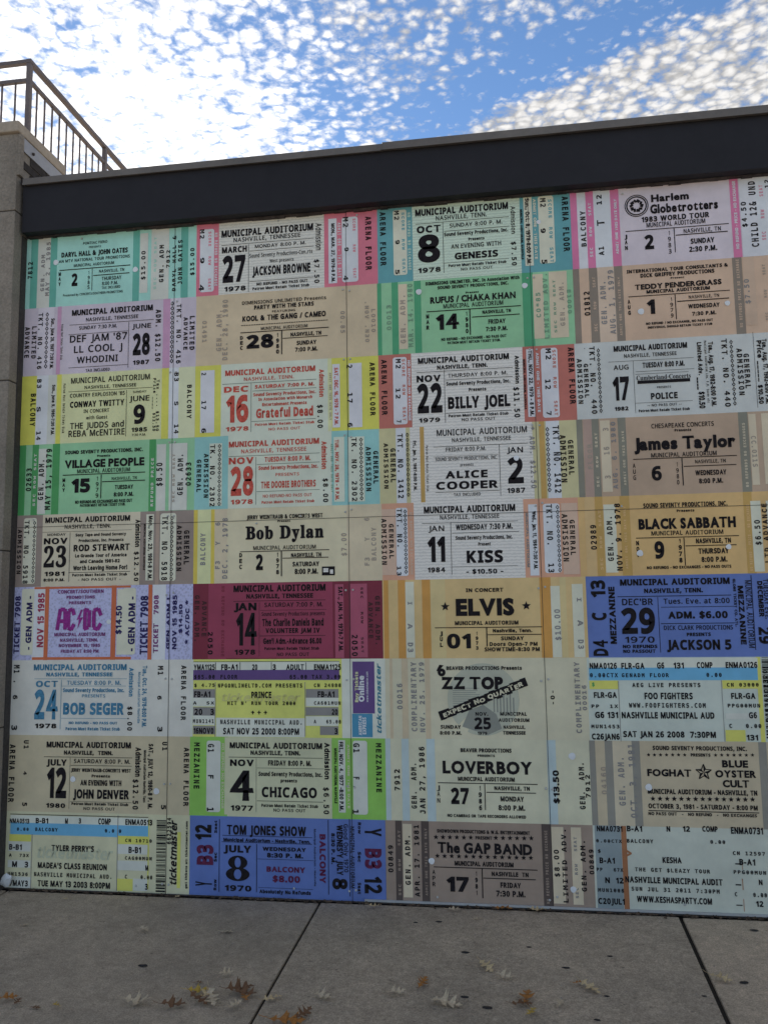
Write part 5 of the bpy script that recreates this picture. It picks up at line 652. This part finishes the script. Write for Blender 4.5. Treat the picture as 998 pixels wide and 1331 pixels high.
def text_geo(text, s, x0, z0, x1, z1, turn, y, V, F):
    """fills a rectangle of the ticket with lettering. turn 0 upright, 1 reads upward, -1 reads downward"""
    if s == 'm' and turn: text = text.replace('0', 'O')
    run, wd = layout(text, s)
    ch = CAP[s] - CAPB[s]
    Wd, Hd = (x1 - x0, z1 - z0) if turn == 0 else (z1 - z0, x1 - x0)
    sx = Wd / wd
    sy = Hd / ch
    if len(run) == 1 and run[0][0] in '1I' and turn == 0:
        pass
    reps = ((0, 0),)
    for (c_, gx) in run:
        vs, fs, gw = GL[(c_, s)]
        for ri, (dx, dy) in enumerate(reps):
            b0 = len(V)
            yy = y - ri * 0.00006
            for (a, b) in vs:
                u = (gx + a + dx) * sx
                v = (b - CAPB[s]) * sy
                if turn == 0: V.append((x0 + u, yy, z0 + v))
                elif turn == 1: V.append((x1 - v, yy, z0 + u))
                else: V.append((x0 + v, yy, z1 - u))
            for f in fs:
                F.append(tuple(b0 + i for i in f))
def poly(V, F, pts, y):
    b0 = len(V)
    V.extend((p[0], y, p[1]) for p in pts)
    F.append(tuple(range(b0, b0 + len(pts))))
def ring(V, F, cx, cz, ro, ri, y, n=28, sx=1.0, isx=None, arc=(0, 1)):
    b0 = len(V)
    isx = sx if isx is None else isx
    full = arc == (0, 1)
    m = n if full else n + 1
    for k in range(m):
        a = 2 * math.pi * (arc[0] + (arc[1] - arc[0]) * k / n)
        V.append((cx + ro * sx * math.cos(a), y, cz + ro * math.sin(a)))
        V.append((cx + ri * isx * math.cos(a), y, cz + ri * math.sin(a)))
    for k in range(n):
        i, j = k, (k + 1) % m
        F.append((b0 + 2 * i, b0 + 2 * j, b0 + 2 * j + 1, b0 + 2 * i + 1))
def strip(V, F, a, b, w, y):
    dx, dz = b[0] - a[0], b[1] - a[1]
    L = math.hypot(dx, dz) or 1
    nx, nz = -dz / L * w / 2, dx / L * w / 2
    poly(V, F, [(a[0] + nx, a[1] + nz), (b[0] + nx, b[1] + nz), (b[0] - nx, b[1] - nz), (a[0] - nx, a[1] - nz)], y)
def star_pts(cx, cz, r):
    return [(cx + (r if k % 2 == 0 else r * 0.44) * math.sin(math.pi * k / 5), cz + (r if k % 2 == 0 else r * 0.44) * math.cos(math.pi * k / 5)) for k in range(10)]

# ---------------------------------------------------------------- the tickets
CARD_Y = -0.0012
LY = 0.00045
for t in DATA:
    w, h = t['w'], t['h']
    root = empty('wall_ticket', (t['x'], CARD_Y, t['z']), t['l'], 'ticket', 'giant concert tickets printed on the wall')
    mesh_obj('card', [(0, 0, 0), (w, 0, 0), (w, 0, h), (0, 0, h)], [(0, 1, 2, 3)], print_mat(t['c']), root)
    for ei, (kind, txt, x0, z0, x1, z1, sty, col, name) in enumerate(t['e']):
        x0, z0, x1, z1 = x0 / 1000, z0 / 1000, x1 / 1000, z1 / 1000
        V, F = [], []
        yt = -LY * 6
        cx, cz = (x0 + x1) / 2, (z0 + z1) / 2
        if kind == 'T':
            if col in ('tmgrey', 'tmgrey2'): yt = -LY * 5
            text_geo(txt, sty, x0, z0, x1, z1, 0, yt, V, F)
        elif kind == 'U': text_geo(txt, sty, x0, z0, x1, z1, 1, yt, V, F)
        elif kind == 'D': text_geo(txt, sty, x0, z0, x1, z1, -1, yt, V, F)
        elif kind == 'C':
            n = len(txt); hh = (z1 - z0) / n
            for k, c_ in enumerate(txt):
                zt = z1 - k * hh
                wch = x1 - x0
                a0, a1 = (x0, x1) if c_ not in 'I1' else (cx - wch * 0.18, cx + wch * 0.18)
                text_geo(c_, sty, a0, zt - hh * 0.74, a1, zt, 0, yt, V, F)
        elif kind == 'R':
            yy = -LY * (1 + txt) - 0.00004 * (ei % 7)
            poly(V, F, [(x0, z0), (x1, z0), (x1, z1), (x0, z1)], yy if name != 'rule' else yt + 0.0001)
        elif kind == 'O':
            r = min(x1 - x0, z1 - z0) * 0.16
            pts = []
            for (qx, qz, a0) in ((x1 - r, z1 - r, 0), (x0 + r, z1 - r, 90), (x0 + r, z0 + r, 180), (x1 - r, z0 + r, 270)):
                for k in range(5):
                    a = math.radians(a0 + 22.5 * k); pts.append((qx + r * math.cos(a), qz + r * math.sin(a)))
            poly(V, F, pts, -LY * 3.5)
        elif kind == 'P':
            n = 16; rr = (x1 - x0) / 2
            V.append((cx, yt - 0.0022, cz))
            for k in range(n):
                a = 2 * math.pi * k / n; q = rr * (1 + 0.05 * math.sin(3 * a + ei)); V.append((cx + q * math.cos(a), yt - 0.0008, cz + q * math.sin(a)))
            for k in range(n): F.append((0, 1 + k, 1 + (k + 1) % n))
        elif kind == 'S':
            r_ = (z1 - z0) / 2
            if r_ > 0.04:           # large star: outline with a faceted star inside
                pts = star_pts(cx, cz, r_)
                for k in range(10):
                    a, b = pts[k], pts[(k + 1) % 10]
                    strip(V, F, a, b, r_ * 0.11, yt - 0.00003 * k)
                    if k % 2 == 0: poly(V, F, [(cx, cz), a, b], yt + 0.0003)
            else:
                pts = star_pts(cx, cz, r_)
                V.append((cx, yt, cz)); V.extend((p[0], yt, p[1]) for p in pts)
                for k in range(10): F.append((0, 1 + k, 1 + (k + 1) % 10))
        elif kind == 'H':
            n = txt
            for k in range(n):
                zz = z1 - (z1 - z0) * (k + 0.5) / n
                ring(V, F, cx, zz, (z1 - z0) / n * 0.50, (z1 - z0) / n * 0.26, yt, 4, sx=min(1.6, (x1 - x0) / ((z1 - z0) / n) * 0.95))
        elif kind == 'B':
            random.seed(11)
            zz = z0
            while zz < z1 - 0.004:
                bh = random.choice((0.003, 0.003, 0.006, 0.010)); gapb = random.choice((0.003, 0.004, 0.008))
                poly(V, F, [(x0, zz), (x1, zz), (x1, min(z1, zz + bh)), (x0, min(z1, zz + bh))], yt)
                zz += bh + gapb
        elif kind == 'GB':
            R_ = (z1 - z0) / 2
            ring(V, F, cx, cz, R_, R_ * 0.93, yt, 40); ring(V, F, cx, cz, R_ * 0.86, R_ * 0.76, yt, 40)
            for k in range(5):
                a = 2 * math.pi * k / 5 + 0.3
                c_ = (cx + R_ * 0.42 * math.cos(a), cz + R_ * 0.42 * math.sin(a))
                d = (-math.sin(a), math.cos(a))
                for q, wq in ((-0.14, 0.26), (0.10, 0.20)):
                    m_ = (c_[0] + d[0] * R_ * q, c_[1] + d[1] * R_ * q)
                    strip(V, F, (m_[0] - math.cos(a + .9) * R_ * .15, m_[1] - math.sin(a + .9) * R_ * .15), (m_[0] + math.cos(a + .9) * R_ * .15, m_[1] + math.sin(a + .9) * R_ * .15), R_ * wq, yt - 0.00002 * k - (0.0001 if q > 0 else 0))
        elif kind == 'AC':
            W_, H_ = x1 - x0, z1 - z0
            P = lambda a, b: (x0 + W_ * a, z0 + H_ * b)
            sw = W_ * 0.078
            segs = [
                [(0.03, 0.0), (0.09, 1.0)], [(0.09, 0.97), (0.19, 0.97)], [(0.19, 1.0), (0.20, 0.02)], [(0.06, 0.42), (0.20, 0.42)],          # A
                [(0.27, 0.10), (0.27, 0.90)], [(0.26, 0.90), (0.35, 0.98)], [(0.35, 1.0), (0.39, 0.70)], [(0.26, 0.10), (0.34, 0.02)], [(0.33, 0.0), (0.39, 0.28)],   # C
                [(0.62, 0.03), (0.62, 0.98)], [(0.60, 0.96), (0.70, 0.90)], [(0.71, 0.92), (0.71, 0.12)], [(0.60, 0.04), (0.70, 0.12)],       # D
                [(0.81, 0.10), (0.81, 0.90)], [(0.80, 0.90), (0.90, 0.98)], [(0.90, 1.0), (0.96, 0.66)], [(0.80, 0.10), (0.90, 0.02)], [(0.89, 0.0), (0.96, 0.30)]]   # C
            for k, (a, b) in enumerate(segs): strip(V, F, P(*a), P(*b), sw, yt - 0.00003 * k)
            bolt = [(0.53, 0.95), (0.44, 0.46), (0.495, 0.50), (0.46, 0.04), (0.58, 0.60), (0.51, 0.57), (0.57, 0.95)]
            poly(V, F, [P(*q) for q in bolt], yt)
        elif kind == 'BIRD':
            W_, H_ = x1 - x0, z1 - z0
            ring(V, F, x0 + W_ * .55, z0 + H_ * .35, H_ * .34, H_ * .08, yt, 16)
            poly(V, F, [(x0 + W_ * .05, z0 + H_ * .5), (x0 + W_ * .35, z1), (x0 + W_ * .75, z0 + H_ * .95), (x0 + W_ * .5, z0 + H_ * .7), (x0 + W_ * .4, z0 + H_ * .3)], yt - .0001)
        elif kind == 'ZC':
            R_ = (z1 - z0) / 2
            b0 = len(V); n = 40; V.append((cx, -LY * 4, cz))
            for k in range(n): V.append((cx + R_ * math.cos(2 * math.pi * k / n), -LY * 4, cz + R_ * math.sin(2 * math.pi * k / n)))
            for k in range(n):
                if not (24 < k < 27): F.append((b0, b0 + 1 + k, b0 + 1 + (k + 1) % n))
            V2, F2 = [], []
            for k in range(9):      # skyline and ground of the round picture
                zz = cz + R_ * (0.30 - k * 0.06)
                poly(V2, F2, [(cx - R_ * .85, zz), (cx - R_ * (.1 + .05 * (k % 3)), zz), (cx - R_ * (.1 + .05 * (k % 3)), zz + .004), (cx - R_ * .85, zz + .004)], -LY * 4.6)
            for k in range(7):
                xx = cx + R_ * (0.28 + 0.09 * k)
                poly(V2, F2, [(xx, cz - R_ * .35), (xx + R_ * .04, cz - R_ * .35), (xx + R_ * .04, cz + R_ * (.05 + .1 * (k % 2))), (xx, cz + R_ * (.05 + .1 * (k % 2)))], -LY * 4.6)
            poly(V2, F2, [(cx - R_ * .6, cz - R_ * .75), (cx + R_ * .1, cz - R_ * .98), (cx + R_ * .5, cz - R_ * .8), (cx + R_ * .35, cz - R_ * .4), (cx, cz - R_ * .15), (cx - R_ * .4, cz - R_ * .3)], -LY * 4.8)
            mesh_obj('round_picture_shading', V2, F2, print_mat('iv4'), root)
        elif kind == 'ZB':
            a, b = (x0 + 0.01, z0 + 0.022), (x1 - 0.01, z1 - 0.022)
            random.seed(17)
            nseg = 17                 # rough, beaded black banner
            for k in range(nseg):
                f0, f1 = k / nseg, (k + 1) / nseg
                jx, jz = random.uniform(-.002, .002), random.uniform(-.004, .004)
                p0 = (a[0] + (b[0] - a[0]) * f0 - .002 + jx, a[1] + (b[1] - a[1]) * f0 + jz)
                p1 = (a[0] + (b[0] - a[0]) * f1 + .002 + jx, a[1] + (b[1] - a[1]) * f1 + jz)
                strip(V, F, p0, p1, 0.052 + random.uniform(-.004, .006), yt - 0.00002 * (k % 3))
            # white lettering of the slanted banner
            run, wd = layout('EXPECT NO QUARTER', 'b')
            L_ = math.hypot(b[0] - a[0], b[1] - a[1]); ux, uz = (b[0] - a[0]) / L_, (b[1] - a[1]) / L_
            V2, F2 = [], []
            k_ = L_ * 0.92 / wd
            for (c_, gx) in run:
                vs, fs, gw = GL[(c_, 'b')]; b0 = len(V2); wob = random.uniform(-.004, .004); big = random.uniform(.85, 1.15)
                for (p_, q_) in vs:
                    u = L_ * 0.04 + (gx + p_) * k_; v = (q_ - CAP['b'] / 2) * 0.026 * big / CAP['b'] + wob
                    V2.append((a[0] + ux * u - uz * v, yt - 0.0003, a[1] + uz * u + ux * v))
                F2 += [tuple(b0 + i for i in f) for f in fs]
            V2 = [(p[0], p[1] - 0.0003, p[2]) for p in V2]
            mesh_obj('lettering', V2, F2, print_mat('ivory'), root)
        elif kind == 'E8':
            W_, H_ = x1 - x0, z1 - z0
            ring(V, F, cx, z0 + H_ * 0.73, H_ * 0.27, H_ * 0.20, yt, 32, sx=W_ / H_ * 1.42, isx=W_ / H_ * 0.62)
            ring(V, F, cx, z0 + H_ * 0.27, H_ * 0.27, H_ * 0.20, yt - 0.0001, 32, sx=W_ / H_ * 1.75, isx=W_ / H_ * 0.75)
        if F:
            mesh_obj(name or 'lettering', V, F, print_mat(col), root)

# ---------------------------------------------------------------- fallen oak leaves
LEAF_M = {
    'pale': grain_mat('leaf_pale_tan', (0.62, 0.49, 0.33), 0.8, 0.25, 60, 0.2, use_obj=True, dirt=0.3, dirt_scale=20),
    'brown': grain_mat('leaf_brown', (0.20, 0.105, 0.055), 0.8, 0.3, 60, 0.2, use_obj=True, dirt=0.3, dirt_scale=20),
    'orange': grain_mat('leaf_orange', (0.45, 0.19, 0.05), 0.75, 0.25, 50, 0.2, use_obj=True, dirt=0.3, dirt_scale=20),
    'yellow': grain_mat('leaf_yellow', (0.55, 0.36, 0.07), 0.7, 0.2, 50, 0.2, use_obj=True, dirt=0.2, dirt_scale=20),
    'buff': grain_mat('leaf_buff', (0.66, 0.49, 0.27), 0.8, 0.25, 50, 0.2, use_obj=True, dirt=0.3, dirt_scale=20),
}
def leaf_mesh(mat, seed, curl):
    """lobed oak blade with a rib, curled, plus its stalk; length 1 along x"""
    rnd = random.Random(seed)
    lobes = [(0.00, 0.012), (0.08, 0.035), (0.15, 0.14), (0.20, 0.19), (0.215, 0.13), (0.235, 0.045), (0.31, 0.05), (0.39, 0.19), (0.45, 0.33), (0.475, 0.24), (0.53, 0.30),
             (0.515, 0.16), (0.50, 0.06), (0.58, 0.055), (0.67, 0.18), (0.76, 0.28), (0.765, 0.19), (0.74, 0.06), (0.80, 0.05), (0.88, 0.13), (0.90, 0.06), (1.00, 0.0)]
    up_ = [(x, y * rnd.uniform(0.75, 1.2)) for x, y in lobes]
    dn = [(x, -y * rnd.uniform(0.75, 1.2)) for x, y in lobes]
    ks, kt, ph = curl * rnd.uniform(0.25, 0.75), curl * rnd.uniform(-0.7, 1.0), rnd.uniform(0, 6)
    def bend(x, y):
        z = 0.02 + ks * 1.6 * y * y + 0.35 * kt * (x - 0.4) ** 2 + 0.03 * curl * math.sin(9 * x + ph) + 0.25 * curl * y * math.sin(5 * x + ph)
        return (x - 0.5, y * (1 - 0.25 * abs(ks)), max(z, 0.004))
    V, F = [], []
    for side in (up_, dn):
        b0 = len(V)
        for (x, y) in side:
            V.append(bend(x, 0.0)); V.append(bend(x, y * 0.5)); V.append(bend(x, y))
        for k in range(len(side) - 1):
            a = b0 + 3 * k
            for q in (0, 1):
                f = (a + q, a + 3 + q, a + 4 + q, a + 1 + q)
                F.append(f if side is up_ else f[::-1])
    b0 = len(V)         # stalk
    for k in range(3):
        xk = -0.5 - 0.12 * k
        zz = V[0][2] + 0.01 + 0.02 * k * k * curl
        V += [(xk, -0.008, zz), (xk, 0.008, zz), (xk, 0, zz + 0.014)]
    for k in range(2):
        a = b0 + 3 * k
        F += [(a, a + 3, a + 4, a + 1), (a + 1, a + 4, a + 5, a + 2), (a + 2, a + 5, a + 3, a)]
    me = bpy.data.meshes.new('oak_leaf')
    me.from_pydata(V, [], F)
    me.materials.append(LEAF_M[mat])
    for p in me.polygons: p.use_smooth = True
    return me
LEAVES = [
 (-2.818, -0.571, 0.07, 20, 'pale', 0.6, 0, 'small grey leaf scrap, farthest left on the pavement below the mural'),
 (-2.09, -0.082, 0.06, 70, 'buff', 1, 10, 'small curled buff leaf close to the wall under the ticketing barcode'),
 (-2.8, -0.15, 0.04, 10, 'buff', 1, 0, 'tiny buff leaf scrap near the wall below the left edge ticket'),
 (-2.074, -0.578, 0.09, -35, 'pale', 1, 8, 'pale curled leaf lying alone, left of the long joint and below the barcode'),
 (-1.6, -0.535, 0.09, 5, 'pale', 0.8, 0, 'thin pale leaf on edge halfway between the wall and the leaf pile'),
 (-2.372, -1.41, 0.12, 40, 'orange', 0.9, 12, 'orange leaf at the far left edge of the pavement'),
 (-2.2, -1.46, 0.07, 0, 'brown', 0.8, 0, 'small dark brown leaf beside the orange leaf at the far left'),
 (-2.1, -1.45, 0.07, 150, 'yellow', 1, 6, 'small yellowish scrap right of the orange leaf at the far left'),
 (-1.735, -1.373, 0.16, 10, 'pale', 1.1, 8, 'long pale curled leaf at the left end of the leaf pile'),
 (-1.49, -1.24, 0.14, 20, 'yellow', 0.7, 12, 'bright golden yellow leaf on top of the leaf pile'),
 (-1.4, -1.31, 0.17, -60, 'pale', 1.0, 14, 'large pale lobed leaf in the middle of the leaf pile'),
 (-1.3, -1.2, 0.17, 35, 'brown', 1.2, 16, 'big brown curled leaf at the back of the leaf pile'),
 (-1.26, -1.24, 0.14, 0, 'brown', 1.1, 10, 'brown leaf at the right end of the leaf pile'),
 (-1.276, -1.355, 0.1, 60, 'pale', 1, 8, 'small pale leaf at the right front of the leaf pile'),
 (-1.12, -1.27, 0.12, 40, 'buff', 1.1, 8, 'pale leaf lying against the long joint right of the leaf pile'),
 (-1.535, -1.138, 0.06, 10, 'brown', 0.8, 0, 'small russet leaf just behind the golden leaf'),
 (-1.424, -1.052, 0.1, 35, 'pale', 1.1, 10, 'pale curled leaf standing alone behind the leaf pile'),
 (-1.0, -1.46, 0.2, 5, 'orange', 0.7, 6, 'large orange tan leaf at the bottom of the picture by the long joint'),
 (-0.89, -1.225, 0.12, -15, 'pale', 0.9, 5, 'pale forked leaf alone right of the long joint'),
 (-0.819, -0.1, 0.1, 5, 'buff', 0.9, 4, 'buff leaf against the wall under the blue ticket'),
 (-0.857, -0.61, 0.04, 20, 'pale', 0.8, 0, 'tiny pale scrap right of the long joint'),
 (-0.56, -1.155, 0.12, 20, 'pale', 1.1, 10, 'pale curled leaf left of the orange pair in the middle of the pavement'),
 (-0.44, -1.04, 0.16, 80, 'orange', 0.9, 8, 'rusty orange leaf left of centre on the middle slab'),
 (-0.313, -1.223, 0.18, -8, 'pale', 1.2, 10, 'wide pale crumpled leaf at the front of the middle slab'),
 (-0.138, -0.83, 0.13, -50, 'buff', 0.9, 18, 'light buff leaf tipped up in the centre of the middle slab'),
 (-0.05, -0.93, 0.12, -15, 'pale', 1.1, 8, 'greyish leaf touching the tipped up buff leaf'),
 (0.054, -1.12, 0.18, 80, 'orange', 0.8, 6, 'rusty orange leaf at the bottom centre of the pavement'),
 (0.07, -1.26, 0.1, 60, 'yellow', 0.8, 4, 'yellow leaf at the very bottom below the rusty orange one'),
 (0.202, -1.171, 0.09, 70, 'pale', 1.2, 10, 'small pale leaf standing on edge right of the rusty orange leaf'),
 (0.355, -1.0, 0.15, -50, 'buff', 1.0, 8, 'forked buff leaf near the right joint'),
 (0.3, -0.96, 0.07, 20, 'orange', 0.9, 6, 'small orange leaf touching the forked buff leaf'),
 (0.985, -0.829, 0.13, -25, 'buff', 1.0, 8, 'buff leaf lying over the right joint onto the tan slab'),
 (-0.342, -0.1, 0.1, 10, 'pale', 0.9, 4, 'pale leaf against the wall under the brown ticket, left one'),
 (0.153, -0.06, 0.12, 0, 'buff', 1.0, 4, 'buff leaf against the wall under the brown ticket, right one'),
 (-0.05, -0.05, 0.13, 5, 'orange', 0.9, 4, 'dull orange leaf lying along the wall foot between two buff ones'),
 (-0.2, -0.2, 0.07, 15, 'pale', 0.9, 0, 'small pale leaf a hand from the wall under the brown ticket'),
 (-1.56, -1.38, 0.15, 15, 'brown', 1.2, 10, 'dark brown leaf at the front left of the pile'),
 (-1.44, -1.27, 0.13, 80, 'buff', 1.1, 22, 'buff leaf tucked under the golden yellow one in the pile'),
 (-1.46, -1.32, 0.15, -30, 'brown', 1.0, 18, 'brown leaf overlapping the big pale lobed leaf of the pile'),
 (-1.25, -1.28, 0.11, 120, 'orange', 0.9, 10, 'orange leaf between the two brown ones of the pile'),
 (-0.94, -1.4, 0.14, 70, 'brown', 1.0, 12, 'brown leaf on top of the large orange tan leaf by the joint'),
 (-2.3, -1.44, 0.09, 100, 'brown', 0.9, 8, 'brown leaf under the orange one at the far left'),
 (0.03, -1.19, 0.13, 20, 'brown', 1.0, 12, 'brown leaf under the rusty orange one at the bottom centre')]
for i, (x, y, s, rot, mt, curl, tilt, lab) in enumerate(LEAVES):
    me = leaf_mesh(mt, i * 7 + 3, curl)
    o = bpy.data.objects.new('oak_leaf', me)
    COL.objects.link(o)
    o.location = (x, y, 0.006 + (0.014 if tilt else 0.002))
    s *= 0.86
    o.scale = (s, s * random.uniform(0.8, 1.1), s)
    o.rotation_euler = (math.radians(tilt), math.radians(tilt * 0.5), math.radians(rot))
    tag(o, lab, 'leaf', 'fallen oak leaves on the pavement')
# crumbs of leaf and grit along the foot of the wall and in the joints
random.seed(21)
V, F = [], []
for k in range(900):
    x = random.uniform(-3.3, 2.6)
    y = -0.016 - abs(random.gauss(0, 0.016))
    r_ = random.choice((random.uniform(0.003, 0.010), random.uniform(0.004, 0.010), random.uniform(0.010, 0.022)))
    b0 = len(V); z = 0.004
    a0 = random.uniform(0, 6.28)
    for q in range(4):
        V.append((x + r_ * random.uniform(.5, 1.2) * math.cos(a0 + q * 1.57), y + r_ * 0.6 * math.sin(a0 + q * 1.57), z + random.uniform(0, 0.006)))
    V.append((x, y, z + r_ * 0.7))
    F += [(b0 + q, b0 + (q + 1) % 4, b0 + 4) for q in range(4)]
o = mesh_obj('leaf_litter', V, F, grain_mat('leaf_crumbs', (0.12, 0.085, 0.06), 0.9, 0.6, 40, 0.1, dirt=0.5, dirt_scale=9))
tag(o, 'dark crumbs of leaf and grit along the foot of the wall', 'litter', kind='stuff')
V, F = [], []
for k in range(260):
    x = random.uniform(-2.9, 1.9); y = -random.uniform(0.05, 1.9) ; r_ = random.uniform(0.002, 0.005)
    b0 = len(V); a0 = random.uniform(0, 6.28)
    for q in range(3): V.append((x + r_ * math.cos(a0 + q * 2.1), y + r_ * math.sin(a0 + q * 2.1), 0.0035))
    V.append((x, y, 0.0035 + r_))
    F += [(b0, b0 + 1, b0 + 3), (b0 + 1, b0 + 2, b0 + 3), (b0 + 2, b0, b0 + 3)]
o = mesh_obj('grit', V, F, grain_mat('pale_grit', (0.34, 0.30, 0.25), 0.9, 0.5, 40, 0.1))
tag(o, 'tiny pale chips of grit and leaf scattered over the pavement', 'grit', kind='stuff')
# crumpled white scrap caught at the foot of the pilaster
bm = bmesh.new()
bmesh.ops.create_icosphere(bm, subdivisions=2, radius=0.045)
random.seed(4)
for v in bm.verts:
    v.co = Vector((v.co.x * 0.8, v.co.y * 0.35, v.co.z * 1.1)) * random.uniform(0.72, 1.15)
bm.transform(Matrix.Translation((-3.285, -0.045, 0.068)) @ Matrix.Rotation(0.5, 4, 'Y'))
o = bm_obj('white_scrap', bm, SCRAP)
tag(o, 'crumpled white scrap caught at the bottom left corner of the mural beside the pilaster', 'litter')
